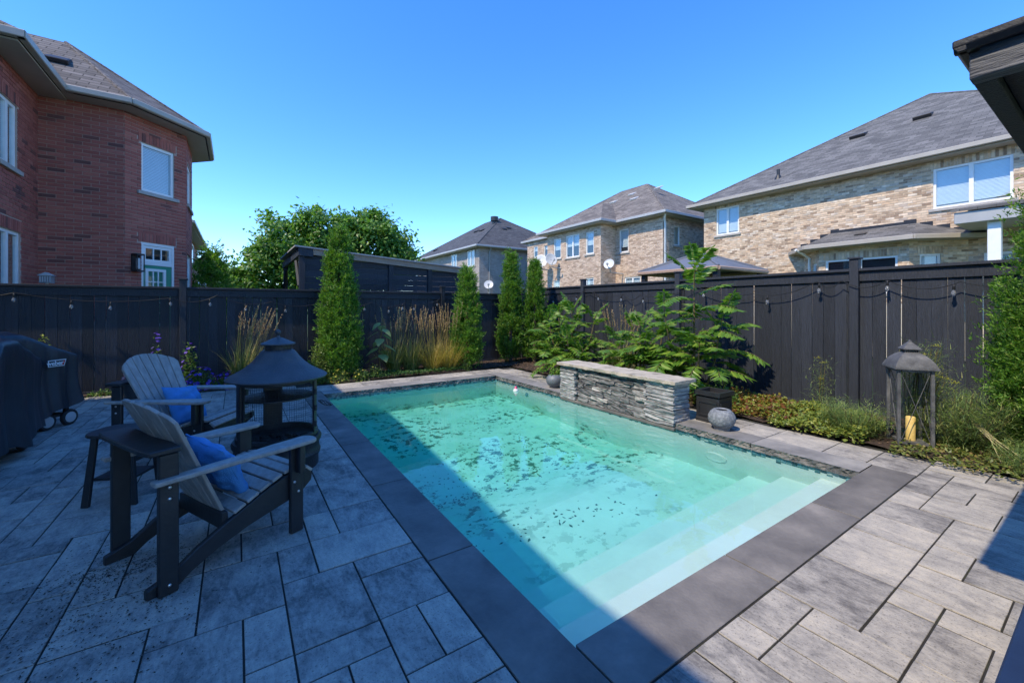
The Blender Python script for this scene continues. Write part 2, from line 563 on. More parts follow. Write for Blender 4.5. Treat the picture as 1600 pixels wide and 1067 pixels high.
# coping
COPE = M('charcoal_coping_stone', [(0.30, (0.095, 0.087, 0.082)), (0.46, (0.145, 0.133, 0.123)), (0.58, (0.185, 0.169, 0.154)), (0.72, (0.25, 0.227, 0.203))], scale=3.0, detail=12, rough=0.75, rand='obj', bump=0.22, bscale=55, vary=0.10, dist=0.15)
def cope(x0, x1, y0, y1):
    m_ = MB().at(((x0 + x1) / 2, (y0 + y1) / 2, 0))
    a, b = (x1 - x0) / 2 - 0.005, (y1 - y0) / 2 - 0.005
    m2 = MB(); m2.box(-a, a, -b, b, -0.055, 0.003)
    o = link('coping_stone', m2.mesh('coping_stone', COPE, bevel=0.0018), patio_o)
    o.location = ((x0 + x1) / 2, (y0 + y1) / 2, 0)
ROCK = M('rock_face_coping', [(0.3, (0.035, 0.038, 0.042)), (0.48, (0.10, 0.10, 0.10)), (0.66, (0.24, 0.22, 0.20))], scale=5, detail=9, rough=0.8, rand='obj', bump=0.6, bscale=40)
ROCKTOP = M('grey_coping_top', [(0.3, (0.13, 0.125, 0.12)), (0.5, (0.21, 0.20, 0.19)), (0.7, (0.30, 0.28, 0.255))], scale=3, detail=9, rough=0.8, rand='obj', bump=0.3, bscale=50, vary=0.12, stretch=(1, 1, 1))
def rock_cope(p0, p1, width, nrm):
    """slab whose pool edge is split rough; p0->p1 runs along the water, nrm points away from it"""
    p0, p1, nrm = Vector(p0), Vector(p1), Vector(nrm)
    ln = (p1 - p0).length; u = (p1 - p0) / ln
    n = max(6, int(ln / 0.022)); rows = 5
    V, Fq = [], []
    for i in range(n + 1):
        q = p0 + u * (0.003 + (ln - 0.006) * i / n)
        for k in range(rows):
            t = k / (rows - 1)
            jut = -0.034 + random.uniform(0, 0.024) * (1 if 0 < k < rows - 1 else 0.5)
            pos = q + nrm * jut
            V.append((pos.x, pos.y, 0.004 - 0.072 * t + random.uniform(-0.006, 0.006) * (0 < k < rows - 1)))
    for i in range(n):
        for k in range(rows - 1):
            a = i * rows + k
            Fq.append((a, a + 1, a + rows + 1, a + rows))
    top = MB()
    b0 = len(V)
    for i in range(n + 1):
        q = p0 + u * (0.003 + (ln - 0.006) * i / n) + nrm * width
        V.append((q.x, q.y, 0.004)); V.append((q.x, q.y, -0.06))
    Ft = [(i * rows, (i + 1) * rows, b0 + 2 * (i + 1), b0 + 2 * i) for i in range(n)]
    Fb = [(i * rows + rows - 1, b0 + 2 * i + 1, b0 + 2 * i + 3, (i + 1) * rows + rows - 1) for i in range(n)]
    Fk = [(b0 + 2 * i, b0 + 2 * i + 2, b0 + 2 * i + 3, b0 + 2 * i + 1) for i in range(n)]
    me = bpy.data.meshes.new('coping_stone')
    me.from_pydata(V, [], Fq + Ft + Fb + Fk)
    bm = bmesh.new(); bm.from_mesh(me); bmesh.ops.recalc_face_normals(bm, faces=bm.faces); bm.to_mesh(me); bm.free()
    finish(me, ROCK); me.materials.append(ROCKTOP)
    mi = [0] * len(Fq) + [1] * len(Ft) + [0] * (len(Fb) + len(Fk))
    me.polygons.foreach_set('material_index', mi)
    link('coping_stone', me, patio_o)
L_ = 1.21
y = PY0 - CW
for yb in (2.31, 3.53, 4.75, 5.96, 7.18, PY1 + CW): cope(PX0 - CW, PX0, y, yb); y = yb
x = PX0
for xb in (2.465, 3.68, PX1 + CW): cope(x, xb, PY0 - CW, PY0); x = xb
W_Y0, W_Y1 = 3.28, 5.52                               # the stone wall interrupts the coping
for a, b in ((PY0, 2.34), (2.34, W_Y0 - 0.01), (W_Y1 + 0.01, 6.65), (6.65, PY1 + CW)):
    rock_cope((PX1, a, 0), (PX1, b, 0), CW, (1, 0, 0))
for a, b in ((PX0, 2.42), (2.42, 3.58), (3.58, PX1)):
    rock_cope((b, PY1, 0), (a, PY1, 0), CW, (0, 1, 0))

# basin: plaster shell with three steps, a shallow floor, a slope and the deep floor
PLASTER = M('pale_pool_plaster', [(0.3, (0.70, 0.71, 0.69)), (0.5, (0.79, 0.80, 0.78)), (0.7, (0.84, 0.85, 0.83))], scale=1.6, detail=9, rough=0.75, bump=0.1, bscale=120)
bs = MB()
prof = [(PY0, -0.285), (1.69, -0.285), (1.69, -0.565), (2.03, -0.565), (2.03, -0.85), (2.37, -0.85), (2.37, -1.10), (3.35, -1.14), (4.25, -1.5), (PY1, -1.52)]
for (ya, za), (yb, zb) in zip(prof[:-1], prof[1:]):
    n = 1
    bs.poly([(PX0, ya, za), (PX1, ya, za), (PX1, yb, zb), (PX0, yb, zb)])
for xw, sgn in ((PX0, 1), (PX1, -1)):
    for (ya, za), (yb, zb) in zip(prof[:-1], prof[1:]):
        if ya == yb: continue
        q = [(xw, ya, za), (xw, yb, zb), (xw, yb, -0.05), (xw, ya, -0.05)]
        bs.poly(q if sgn < 0 else q[::-1])
bs.poly([(PX0, PY0, -0.285), (PX0, PY0, -0.05), (PX1, PY0, -0.05), (PX1, PY0, -0.285)])
bs.poly([(PX0, PY1, -1.52), (PX1, PY1, -1.52), (PX1, PY1, -0.05), (PX0, PY1, -0.05)])
def basin_material():
    m_ = PLASTER.copy(); m_.name = 'stained_pool_plaster'
    nt = NT.__new__(NT); nt.m = m_; nt.t = m_.node_tree
    nt.p = [n_ for n_ in nt.t.nodes if n_.type == 'BSDF_PRINCIPLED'][0]
    base = nt.p.inputs['Base Color'].links[0].from_socket
    v = coords(nt, 'Object')
    def mask(scale, lo, hi, det, off):
        mp = nt.n('Mapping'); mp.inputs['Location'].default_value = off; nt.l(v, mp.inputs[0])
        no = nt.n('TexNoise', i_Scale=scale, i_Detail=det, i_Roughness=0.65); nt.l(mp.outputs[0], no.inputs['Vector'])
        r_ = nt.n('MapRange', i_1=lo, i_2=hi); nt.l(no.outputs[0], r_.inputs[0]); return r_.outputs[0]
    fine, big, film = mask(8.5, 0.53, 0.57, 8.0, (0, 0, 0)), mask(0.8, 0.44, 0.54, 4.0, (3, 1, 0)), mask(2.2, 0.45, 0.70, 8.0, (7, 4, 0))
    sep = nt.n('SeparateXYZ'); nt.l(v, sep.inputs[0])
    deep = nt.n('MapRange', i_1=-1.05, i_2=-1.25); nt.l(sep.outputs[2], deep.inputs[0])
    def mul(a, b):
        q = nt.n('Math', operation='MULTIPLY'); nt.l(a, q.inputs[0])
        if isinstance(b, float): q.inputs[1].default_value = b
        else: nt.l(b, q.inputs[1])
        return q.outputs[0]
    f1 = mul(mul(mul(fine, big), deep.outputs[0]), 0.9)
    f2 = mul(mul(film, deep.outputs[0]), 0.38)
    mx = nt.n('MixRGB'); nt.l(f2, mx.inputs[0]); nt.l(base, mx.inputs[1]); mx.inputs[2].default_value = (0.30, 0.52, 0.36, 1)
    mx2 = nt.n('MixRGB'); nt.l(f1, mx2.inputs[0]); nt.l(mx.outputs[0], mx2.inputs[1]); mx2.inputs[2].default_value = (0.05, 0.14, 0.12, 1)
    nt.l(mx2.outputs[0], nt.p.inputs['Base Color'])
    return m_
basin = structure(bs.build('pool_basin', basin_material()))
basin.cycles.is_caustics_receiver = True
# waterline mosaic
TILE = piecemat('glass_mosaic', [(0.0, (0.015, 0.06, 0.085)), (0.25, (0.05, 0.16, 0.19)), (0.45, (0.10, 0.27, 0.29)), (0.6, (0.03, 0.08, 0.12)), (0.75, (0.22, 0.33, 0.33)), (0.9, (0.06, 0.20, 0.26)), (1.0, (0.30, 0.38, 0.36))],
                'isl', rough=0.2, bump=0.05, namt=0.1)
tl = MB()
def tiles(p0, u, n, ln):
    k = int(ln / 0.05)
    for i in range(k):
        for j in range(3):
            if j == 2 and random.random() < 0.72: continue
            if j == 1 and random.random() < 0.25: continue
            a, b = i * 0.05 + 0.0015, (i + 1) * 0.05 - 0.0015
            tl.frame(p0, u, n).box(a, b, -0.002, 0.005, -0.105 - j * 0.05, -0.058 - j * 0.05)
tiles((PX1, PY0 + 0.01, 0), (0, 1, 0), (-1, 0, 0), PY1 - PY0 - 0.02)
tiles((PX0 + 0.01, PY1, 0), (1, 0, 0), (0, -1, 0), PX1 - PX0 - 0.02)
tiles((PX0, PY0 + 0.01, 0), (0, 1, 0), (1, 0, 0), PY1 - PY0 - 0.02)
to = stuff(tl.build('waterline_tiles', TILE, basin))
to.cycles.is_caustics_receiver = True
# two pool lights and a return on the far right wall
for yl in (2.75, 5.85):
    o = MB()
    o.frame((PX1, yl, -0.62), (0, 1, 0), (-1, 0, 0))
    n = 28
    ring = [[(rr * math.cos(t), dd, rr * math.sin(t)) for t in [2 * math.pi * k / n for k in range(n)]] for rr, dd in ((0.135, 0.0), (0.135, 0.02), (0.115, 0.028), (0.09, 0.022), (0.0005, 0.03))]
    vs = sum(ring, [])
    o.add(vs, [(i * n + k, i * n + (k + 1) % n, (i + 1) * n + (k + 1) % n, (i + 1) * n + k) for i in range(4) for k in range(n)])
    q = o.build('pool_light', WHITE, basin, smooth=0.6)
    q.cycles.is_caustics_receiver = True
# leaves and dirt lying on the floor
def floor_z(yv):
    for (ya, za), (yb, zb) in zip(prof[:-1], prof[1:]):
        if ya < yb and ya <= yv <= yb: return za + (zb - za) * (yv - ya) / (yb - ya)
    return -1.52
pts = []
def clump(cx, cy, sx, sy, n):
    for _ in range(n):
        px_, py_ = random.gauss(cx, sx), random.gauss(cy, sy)
        if PX0 + 0.05 < px_ < PX1 - 0.05 and 2.4 < py_ < PY1 - 0.1: pts.append((px_, py_))
for a in (q[:4] + (int(q[4] * 0.5),) for q in ((2.3, 3.2, .35, .12, 50), (2.9, 3.1, .3, .1, 45), (1.9, 4.25, .35, .10, 190), (2.7, 4.25, .5, .06, 90), (3.6, 4.35, .3, .05, 60), (2.1, 4.7, .3, .3, 160),
          (3.0, 5.2, .25, .35, 130), (2.5, 6.2, .35, .2, 70), (3.3, 6.3, .4, .3, 110), (3.7, 5.3, .3, .4, 80), (2.6, 5.5, .5, .6, 90), (1.8, 3.4, .3, .25, 40), (3.2, 2.85, .35, .12, 26))):
    clump(*a)
P_ = np.array([(a, b, floor_z(b) + 0.004) for a, b in pts])
th = rng.uniform(0, 6.28, len(P_))
D_ = np.stack([np.cos(th), np.sin(th), 0.05 * rng.normal(size=len(P_))], 1)
DEB = leafmat('sunken_leaf', [(0, (0.02, 0.06, 0.06)), (0.5, (0.05, 0.12, 0.11)), (1, (0.11, 0.17, 0.12))], trans=0.0, rough=0.8)
o = stuff(leaves('sunken_leaves', P_, D_, np.tile([[0, 0, 1.0]], (len(P_), 1)), rng.uniform(0.015, 0.065, len(P_)) * rng.uniform(0.5, 1.2, len(P_)), rng.uniform(0.012, 0.028, len(P_)), DEB, basin, fold=0.05))
o.cycles.is_caustics_receiver = True
# the water: a refracting sheet over a tinted body
wsurf = NT('pool_water_surface')
gl = wsurf.n('BsdfGlass', i_Roughness=0.0, i_IOR=1.333)
gl.inputs['Color'].default_value = (0.97, 1, 0.995, 1)
nb = wsurf.n('TexNoise', i_Scale=2.6, i_Detail=2.5)
wsurf.l(coords(wsurf, 'Object'), nb.inputs['Vector'])
b_ = wsurf.n('Bump', i_Strength=0.10, i_Distance=0.02)
wsurf.l(nb.outputs[0], b_.inputs['Height'])
wsurf.l(b_.outputs[0], gl.inputs['Normal'])
wsurf.l(gl.outputs[0], wsurf.out.inputs[0])
wbody = NT('pool_water_body')
wbody.t.nodes.remove(wbody.p)
va = wbody.n('VolumeAbsorption', i_Density=0.66)
va.inputs[0].default_value = (0.02, 0.93, 0.87, 1)
wbody.l(va.outputs[0], wbody.out.inputs['Volume'])
e = 0.02
bw = MB().box(PX0 - e, PX1 + e, PY0 - e, PY1 + e, -1.7, WATER_Z + 0.003)
water = structure(bw.build('water', wbody.m))
ws = MB().poly([(PX0 - e, PY0 - e, WATER_Z), (PX1 + e, PY0 - e, WATER_Z), (PX1 + e, PY1 + e, WATER_Z), (PX0 - e, PY1 + e, WATER_Z)]).build('water_surface', wsurf.m, water, smooth=3.2)
ws.cycles.is_caustics_caster = True

# planting beds
bed = MB()
def bedgrid(x0, x1, y0, y1):
    nx, ny = int((x1 - x0) / 0.12) + 1, int((y1 - y0) / 0.12) + 1
    V = [(x0 + (x1 - x0) * i / nx, y0 + (y1 - y0) * j / ny, 0.005 + 0.02 * random.random() + 0.025 * math.sin(3 * i + 2 * j) ** 2) for i in range(nx + 1) for j in range(ny + 1)]
    bed.add(V, [(i * (ny + 1) + j, (i + 1) * (ny + 1) + j, (i + 1) * (ny + 1) + j + 1, i * (ny + 1) + j + 1) for i in range(nx) for j in range(ny)])
bedgrid(5.66, 7.4, 0.40, 8.6); bedgrid(1.55, 7.4, 8.62, 9.9); bedgrid(-0.75, 1.55, 9.05, 9.9); bedgrid(-5, -0.75, 9.62, 9.9)
structure(bed.build('planting_bed_soil', SOIL, smooth=3.2))
# soil chips scattered on the bed
n = 2600
P_ = np.stack([rng.uniform(5.72, 7.2, n), rng.uniform(0.46, 8.6, n), rng.uniform(0.03, 0.05, n)], 1)
P2 = np.stack([rng.uniform(1.6, 7.2, n), rng.uniform(8.68, 9.6, n), rng.uniform(0.03, 0.05, n)], 1)
P_ = np.concatenate([P_, P2])
D_ = rng.normal(size=(2 * n, 3)); D_[:, 2] *= 0.25
CHIP = leafmat('bark_chip', [(0, (0.03, 0.018, 0.012)), (0.5, (0.10, 0.06, 0.04)), (1, (0.24, 0.16, 0.10))], trans=0.0, rough=0.9)
o = stuff(leaves('bark_mulch', P_, D_, np.tile([[0, 0, 1.0]], (2 * n, 1)) + 0.3 * rng.normal(size=(2 * n, 3)), rng.uniform(0.03, 0.07, 2 * n), rng.uniform(0.012, 0.025, 2 * n), CHIP))
tag(o, 'brown bark chips and dry litter covering the soil of the planting beds', 'mulch')
# ------------------------------------------------------------------ fences
def unit_board(h, w=0.14, t=0.02):
    return MB().box(-w / 2, w / 2, -t / 2, t / 2, 0, h).mesh('board', BLACK_WOOD, bevel=0.002)
def fence(name, label, o, u, n, length, h, posts, start=0.0, gap_extra=(), pw=0.105, cap_mat=None, post_h=0.14):
    """o origin on the ground, u along the run, n towards the yard"""
    u, n = Vector(u), Vector(n)
    t = thing(name, label, 'fence', o)
    ang = math.atan2(u.y, u.x)
    bm_ = unit_board(h - 0.10)
    s = start
    while s < length:
        b = link('board', bm_, t)
        b.location = Vector(o) + u * (s + 0.075) + Vector((0, 0, 0.05 + random.uniform(-0.008, 0.008)))
        b.rotation_euler = (0, random.uniform(-0.004, 0.004), ang)
        s += random.choice((0.1405, 0.141, 0.1415, 0.1425, 0.144, 0.1465)) + 0.0012
    def bar(nm, y0, y1, z0, z1, bev=0.003):
        m_ = MB().frame(o, u, n)
        m_.box(start, length, y0, y1, z0, z1)
        m_.build(nm, BLACK_WOOD, t, bevel=bev)
    bar('top_trim_board', 0.0115, 0.036, h - 0.17, h - 0.032)
    bar('top_rail', -0.05, -0.0115, h - 0.13, h - 0.032)
    bar('cap_board', -0.075, 0.07, h - 0.03, h + 0.008)
    bar('bottom_rail', -0.05, -0.0115, 0.10, 0.19)
    bar('kick_board', 0.0115, 0.03, 0.015, 0.06)
    for s in posts:
        m_ = MB().frame(Vector(o) + u * s, u, n).box(-pw / 2, pw / 2, -0.03, 0.085, 0, h + post_h)
        p = m_.build('post', BLACK_WOOD, t, bevel=0.004)
        MB().frame(Vector(o) + u * s, u, n).box(-pw / 2 - 0.018, pw / 2 + 0.018, -0.048, 0.103, h + post_h, h + post_h + 0.028).build('post_cap', BLACK_WOOD, p, bevel=0.006)
    return t
FY, FX = 9.85, 7.32
fence('plank_fence', 'long black plank fence in shade behind the grills, below the red brick house', (-6.2, FY, 0), (1, 0, 0), (0, -1, 0), FX + 6.2 - 0.04, 1.86, [2.4, 5.38, 8.0, 10.6, 13.1])
fence('plank_fence', 'sunlit black plank fence behind the lantern, below the tan brick house', (FX, -1.6, 0), (0, 1, 0), (-1, 0, 0), FY + 1.6 + 0.03, 2.03, [1.2, 3.79, 6.6, 9.3])

# ------------------------------------------------------------------ house parts
GLASS = None
def glass_mat():
    nt = NT('window_glass')
    gs = nt.n('BsdfGlossy', i_Roughness=0.02)
    gs.inputs[0].default_value = (0.9, 0.95, 1, 1)
    tr = nt.n('BsdfTransparent')
    tr.inputs[0].default_value = (0.80, 0.88, 0.90, 1)
    lw = nt.n('LayerWeight', i_Blend=0.5)
    pw_ = nt.n('Math', operation='POWER', i_1=3.0)
    nt.l(lw.outputs['Facing'], pw_.inputs[0])
    fr = nt.n('MapRange', i_3=0.10, i_4=0.9)
    nt.l(pw_.outputs[0], fr.inputs[0])
    mx = nt.n('MixShader')
    nt.l(fr.outputs[0], mx.inputs[0]); nt.l(tr.outputs[0], mx.inputs[1]); nt.l(gs.outputs[0], mx.inputs[2])
    nt.l(mx.outputs[0], nt.out.inputs[0])
    return nt.m
GLASS = glass_mat()
BLIND = M('window_blind', [(0.72, 0.74, 0.75), (0.80, 0.81, 0.82)], scale=5, rough=0.8)
ROOM_SHADE = M('painted_room_shade', [(0.012, 0.014, 0.018), (0.03, 0.033, 0.038)], scale=2, rough=0.9)
SILL = M('stone_sill', [(0.34, 0.31, 0.28), (0.44, 0.41, 0.37)], scale=9, rough=0.85, bump=0.2)
def window(par, o, u, n, w, h, sashes=1, blind=0.0, muntin=None, sill=True, frame_m=None, depth=-0.06, shutter=None):
    """o = lower left corner on the wall face; blind = share of the height covered"""
    fm = frame_m or WHITE
    u, n = Vector(u), Vector(n)
    f = MB().frame(o, u, n)
    y0, y1 = depth - 0.03, depth + 0.025
    t = 0.06
    for (a, b, c, d) in ((0, w, 0, t), (0, w, h - t, h), (0, t, t, h - t), (w - t, w, t, h - t)): f.box(a, b, y0, y1, c, d)
    for k in range(1, sashes):
        xm = w * k / sashes
        f.box(xm - 0.045, xm + 0.045, y0, y1 + 0.004, t, h - t)
    win = f.build('window', fm, par)
    sw = (w - 2 * t) / sashes
    for k in range(sashes):
        xa, xb = (t if k == 0 else w * k / sashes + 0.045), (w - t if k == sashes - 1 else w * (k + 1) / sashes - 0.045)
        MB().frame(o, u, n).poly([(xa, depth, t), (xb, depth, t), (xb, depth, h - t), (xa, depth, h - t)]).build('pane', GLASS, win)
        if muntin:
            g_ = MB().frame(o, u, n)
            for i in range(1, muntin[0]):
                xm = xa + (xb - xa) * i / muntin[0]; g_.box(xm - 0.012, xm + 0.012, depth + 0.002, depth + 0.02, t, h - t)
            for j in range(1, muntin[1]):
                zm = t + (h - 2 * t) * j / muntin[1]; g_.box(xa, xb, depth + 0.003, depth + 0.018, zm - 0.012, zm + 0.012)
            g_.build('muntins', fm, win)
    MB().frame(o, u, n).poly([(t, depth - 0.075, t), (w - t, depth - 0.075, t), (w - t, depth - 0.075, h - t), (t, depth - 0.075, h - t)]).build('room_shade_sheet', ROOM_SHADE, win)  # flat near-black sheet behind the glass stands in for room shade
    if blind:
        b = MB().frame(o, u, n)
        z = h - t
        while z > t + (h - 2 * t) * (1 - blind) + 0.03:
            b.add([(t, depth - 0.05, z), (w - t, depth - 0.05, z), (w - t, depth - 0.035, z - 0.034), (t, depth - 0.035, z - 0.034)], [(0, 3, 2, 1)])
            z -= 0.035
        b.build('blind', BLIND, win)
    if sill:
        MB().frame(o, u, n).box(-0.09, w + 0.09, -0.1, 0.05, -0.085, -0.004).build('sill', SILL, win, bevel=0.006)
    return win
def split_rects(w, z0, z1, holes):
    xs_ = sorted({0, w, *[h[0] for h in holes], *[h[1] for h in holes]}); zs_ = sorted({z0, z1, *[h[2] for h in holes], *[h[3] for h in holes]})
    xs_ = [v for v in xs_ if 0 <= v <= w]; zs_ = [v for v in zs_ if z0 <= v <= z1]
    out = []
    for a, b in zip(xs_[:-1], xs_[1:]):
        for c, d in zip(zs_[:-1], zs_[1:]):
            mx, mz = (a + b) / 2, (c + d) / 2
            if not any(h[0] < mx < h[1] and h[2] < mz < h[3] for h in holes): out.append((a, b, c, d))
    return out
def wall_slab(par, o, u, n, w, z0, z1, holes, m, back=0.12, name='wall'):
    """mortar-coloured wall with real openings; its face lies on the frame plane"""
    mb = MB().frame(o, u, n)
    for a, b, c, d in split_rects(w, z0, z1, holes): mb.box(a, b, -back, -0.008, c, d)
    return mb.build(name, m, par)
def bricks(o, u, n, w, z0, z1, holes, bl=0.257, bh=0.0775, gap=0.0125, soldiers=()):
    """list of bricks (x0,x1,z0,z1) for a running bond with the openings cut out"""
    out = []
    block = list(holes) + [(s[0], s[1], s[2], s[2] + 0.215) for s in soldiers]
    k0 = int(math.floor(z0 / bh))
    k = k0
    while k * bh < z1:
        a, b = max(k * bh, z0), min((k + 1) * bh - gap, z1)
        zc = (a + b) / 2
        cut = [h for h in block if h[2] - 0.02 < zc < h[3] + 0.0]
        x = -(bl / 2 if k % 2 else 0)
        while x < w:
            segs = [(max(x, 0), min(x + bl - gap, w))]
            for h in cut:
                ns = []
                for s_, e_ in segs:
                    if h[1] <= s_ or h[0] >= e_: ns.append((s_, e_)); continue
                    if h[0] > s_: ns.append((s_, h[0] - 0.001))
                    if h[1] < e_: ns.append((h[1] + 0.001, e_))
                segs = ns
            out += [(s_, e_, a, b) for s_, e_ in segs if e_ - s_ > 0.03 and b - a > 0.02]
            x += bl
        k += 1
    for s in soldiers:
        x = s[0]
        while x < s[1] - 0.03:
            out.append((x, min(x + bh - gap, s[1]), s[2] + 0.004, s[2] + 0.205)); x += bh
    return out
def brick_mesh(par, walls, m, name='brick_courses'):
    mb_v, mb_f = [], []
    for (o, u, n, lst) in walls:
        u, n, o = Vector(u).normalized(), Vector(n).normalized(), Vector(o)
        for (a, b, c, d) in lst:
            j = random.uniform(0.0, 0.004)
            k = len(mb_v)
            for y_ in (-0.02, j):
                for (x_, z_) in ((a, c), (b, c), (b, d), (a, d)):
                    p = o + u * x_ + n * y_; mb_v.append((p.x, p.y, p.z + z_))
            mb_f += [(k + 4, k + 5, k + 6, k + 7), (k, k + 1, k + 5, k + 4), (k + 1, k + 2, k + 6, k + 5), (k + 2, k + 3, k + 7, k + 6), (k + 3, k, k + 4, k + 7)]
    me = bpy.data.meshes.new(name)
    me.from_pydata(mb_v, [], mb_f)
    bm = bmesh.new(); bm.from_mesh(me); bmesh.ops.recalc_face_normals(bm, faces=bm.faces); bm.to_mesh(me); bm.free()
    me.materials.append(m)
    return stuff(link(name, me, par))
def hip_roof(par, x0, x1, y0, y1, z, oh, pitch, m, trim, soffit, name='roof', gut=0.11):
    """hip roof over a footprint, with gutter and soffit"""
    X0, X1, Y0_, Y1_ = x0 - oh, x1 + oh, y0 - oh, y1 + oh
    w = min(X1 - X0, Y1_ - Y0_) / 2
    h = w * pitch
    if X1 - X0 < Y1_ - Y0_: r0, r1 = ((X0 + X1) / 2, Y0_ + w, z + h), ((X0 + X1) / 2, Y1_ - w, z + h)
    else: r0, r1 = (X0 + w, (Y0_ + Y1_) / 2, z + h), (X1 - w, (Y0_ + Y1_) / 2, z + h)
    a, b, c, d = (X0, Y0_, z), (X1, Y0_, z), (X1, Y1_, z), (X0, Y1_, z)
    mb = MB()
    if X1 - X0 < Y1_ - Y0_: fs = [(a, b, r0), (b, c, r1, r0), (c, d, r1), (d, a, r0, r1)]
    else: fs = [(a, b, r1, r0), (b, c, r1), (c, d, r0, r1), (d, a, r0)]
    for f_ in fs: mb.poly(list(f_))
    roof = mb.build(name, m, par)
    cp = MB()
    for p, q in ((r0, r1), (a, r0), (b, r0 if X1 - X0 < Y1_ - Y0_ else r1), (c, r1), (d, r1 if X1 - X0 < Y1_ - Y0_ else r0)):
        if (Vector(p) - Vector(q)).length > 0.1: cp.tube([(p[0], p[1], p[2] + 0.0), (q[0], q[1], q[2] + 0.0)], 0.045, 6)
    cp.build('ridge_cap', m, roof)
    gt = MB()
    g_ = gut
    for (p, q, nx, ny) in (((X0, Y0_), (X1, Y0_), 0, -1), ((X1, Y0_), (X1, Y1_), 1, 0), ((X1, Y1_), (X0, Y1_), 0, 1), ((X0, Y1_), (X0, Y0_), -1, 0)):
        ln = math.hypot(q[0] - p[0], q[1] - p[1])
        gt.frame((p[0], p[1], 0), ((q[0] - p[0]) / ln, (q[1] - p[1]) / ln, 0), (nx, ny, 0))
        gt.prism([(0.0, z - g_ - 0.02), (g_ * 0.7, z - g_ - 0.02), (g_, z - g_ * 0.4), (g_, z + 0.005), (g_ - 0.015, z + 0.005), (g_ - 0.02, z - 0.03), (0.0, z - 0.03)], -g_ * 0.98, ln + g_ * 0.98, 'x') if False else gt.box(-g_ * 0.97, ln + g_ * 0.97, 0.0, g_, z - g_ - 0.01, z + 0.005)
    gt.build('gutter', trim, par, bevel=0.012)
    MB().box(X0 + 0.004, X1 - 0.004, Y0_ + 0.004, Y1_ - 0.004, z - g_ - 0.045, z - g_ - 0.015).build('soffit', soffit, par)
    return roof
def downpipe(par, pts, m, r=0.04): return MB().tube(pts, r, 8).build('downpipe', m, par, smooth=1.0)
def roof_vent(par, x, y, z, nrm, up, m, s=1.0):
    """low box vent lying on a roof slope"""
    nrm, up = Vector(nrm).normalized(), Vector(up).normalized()
    sd = up.cross(nrm)
    mb = MB()
    mb.M = Matrix(((sd.x, up.x, nrm.x, x), (sd.y, up.y, nrm.y, y), (sd.z, up.z, nrm.z, z), (0, 0, 0, 1)))
    a = 0.24 * s
    mb.add([(-a, -a, 0.0), (a, -a, 0.0), (a, a, 0), (-a, a, 0), (-a, -a, 0.13 * s), (a, -a, 0.13 * s), (a * 0.8, a, 0.03), (-a * 0.8, a, 0.03)],
           [(3, 2, 1, 0), (4, 5, 6, 7), (0, 1, 5, 4), (1, 2, 6, 5), (2, 3, 7, 6), (3, 0, 4, 7)])
    return mb.build('roof_vent', m, par, bevel=0.02)

SHINGLE_GREY = tilemat('grey_shingles', (0.085, 0.081, 0.078), (0.165, 0.157, 0.15), (0.05, 0.048, 0.046), 0.30, 0.14, gap=0.006, bias=0.0)
SHINGLE_DARK = tilemat('charcoal_shingles', (0.040, 0.040, 0.045), (0.085, 0.085, 0.09), (0.025, 0.025, 0.028), 0.30, 0.14, gap=0.006)
SHINGLE_BROWN = tilemat('brown_shingles', (0.105, 0.088, 0.075), (0.21, 0.18, 0.155), (0.06, 0.052, 0.045), 0.30, 0.14, gap=0.006)
SHINGLE_RED = tilemat('weathered_brown_grey_shingles', (0.085, 0.075, 0.07), (0.17, 0.15, 0.14), (0.04, 0.036, 0.034), 0.32, 0.145, gap=0.010, bump=0.8)
MORTAR_RED = M('red_house_mortar', [(0.40, 0.28, 0.23), (0.48, 0.35, 0.29)], scale=20, rough=0.95, bump=0.2)
MORTAR_TAN = M('tan_house_mortar', [(0.54, 0.45, 0.34), (0.62, 0.53, 0.41)], scale=20, rough=0.95)
RB = [(0.0, (0.12, 0.046, 0.042)), (0.06, (0.18, 0.060, 0.048)), (0.10, (0.30, 0.082, 0.060)), (0.5, (0.345, 0.096, 0.070)), (0.8, (0.38, 0.115, 0.083)), (1.0, (0.40, 0.13, 0.095))]
RED_OBJ = piecemat('red_brick', RB, 'obj', namt=0.14, nscale=14, bump=0.25)
RED_ISL = piecemat('red_brick_joined', RB, 'isl', namt=0.14, nscale=14, bump=0.25)
TB = [(0.0, (0.30, 0.20, 0.13)), (0.15, (0.45, 0.315, 0.205)), (0.4, (0.60, 0.44, 0.295)), (0.6, (0.69, 0.53, 0.37)), (0.75, (0.61, 0.42, 0.265)), (0.88, (0.73, 0.60, 0.455)), (1.0, (0.46, 0.36, 0.28))]
TAN_ISL = piecemat('tan_brick', TB, 'isl', namt=0.25, nscale=7, bump=0.4, bscale=40)
TB2 = [(0.0, (0.36, 0.25, 0.175)), (0.3, (0.52, 0.375, 0.27)), (0.6, (0.62, 0.465, 0.34)), (0.85, (0.68, 0.53, 0.40)), (1.0, (0.46, 0.33, 0.25))]
TAN2_ISL = piecemat('pinkish_tan_brick', TB2, 'isl', namt=0.2, nscale=7, bump=0.4, bscale=40)
GREYBRICK = tilemat('grey_brown_brick', (0.27, 0.23, 0.20), (0.36, 0.31, 0.275), (0.42, 0.38, 0.34), 0.24, 0.0775, gap=0.009)
REDBRICK_FAR = tilemat('far_red_brick', (0.21, 0.072, 0.060), (0.29, 0.105, 0.085), (0.30, 0.22, 0.19), 0.25, 0.0775, gap=0.010)

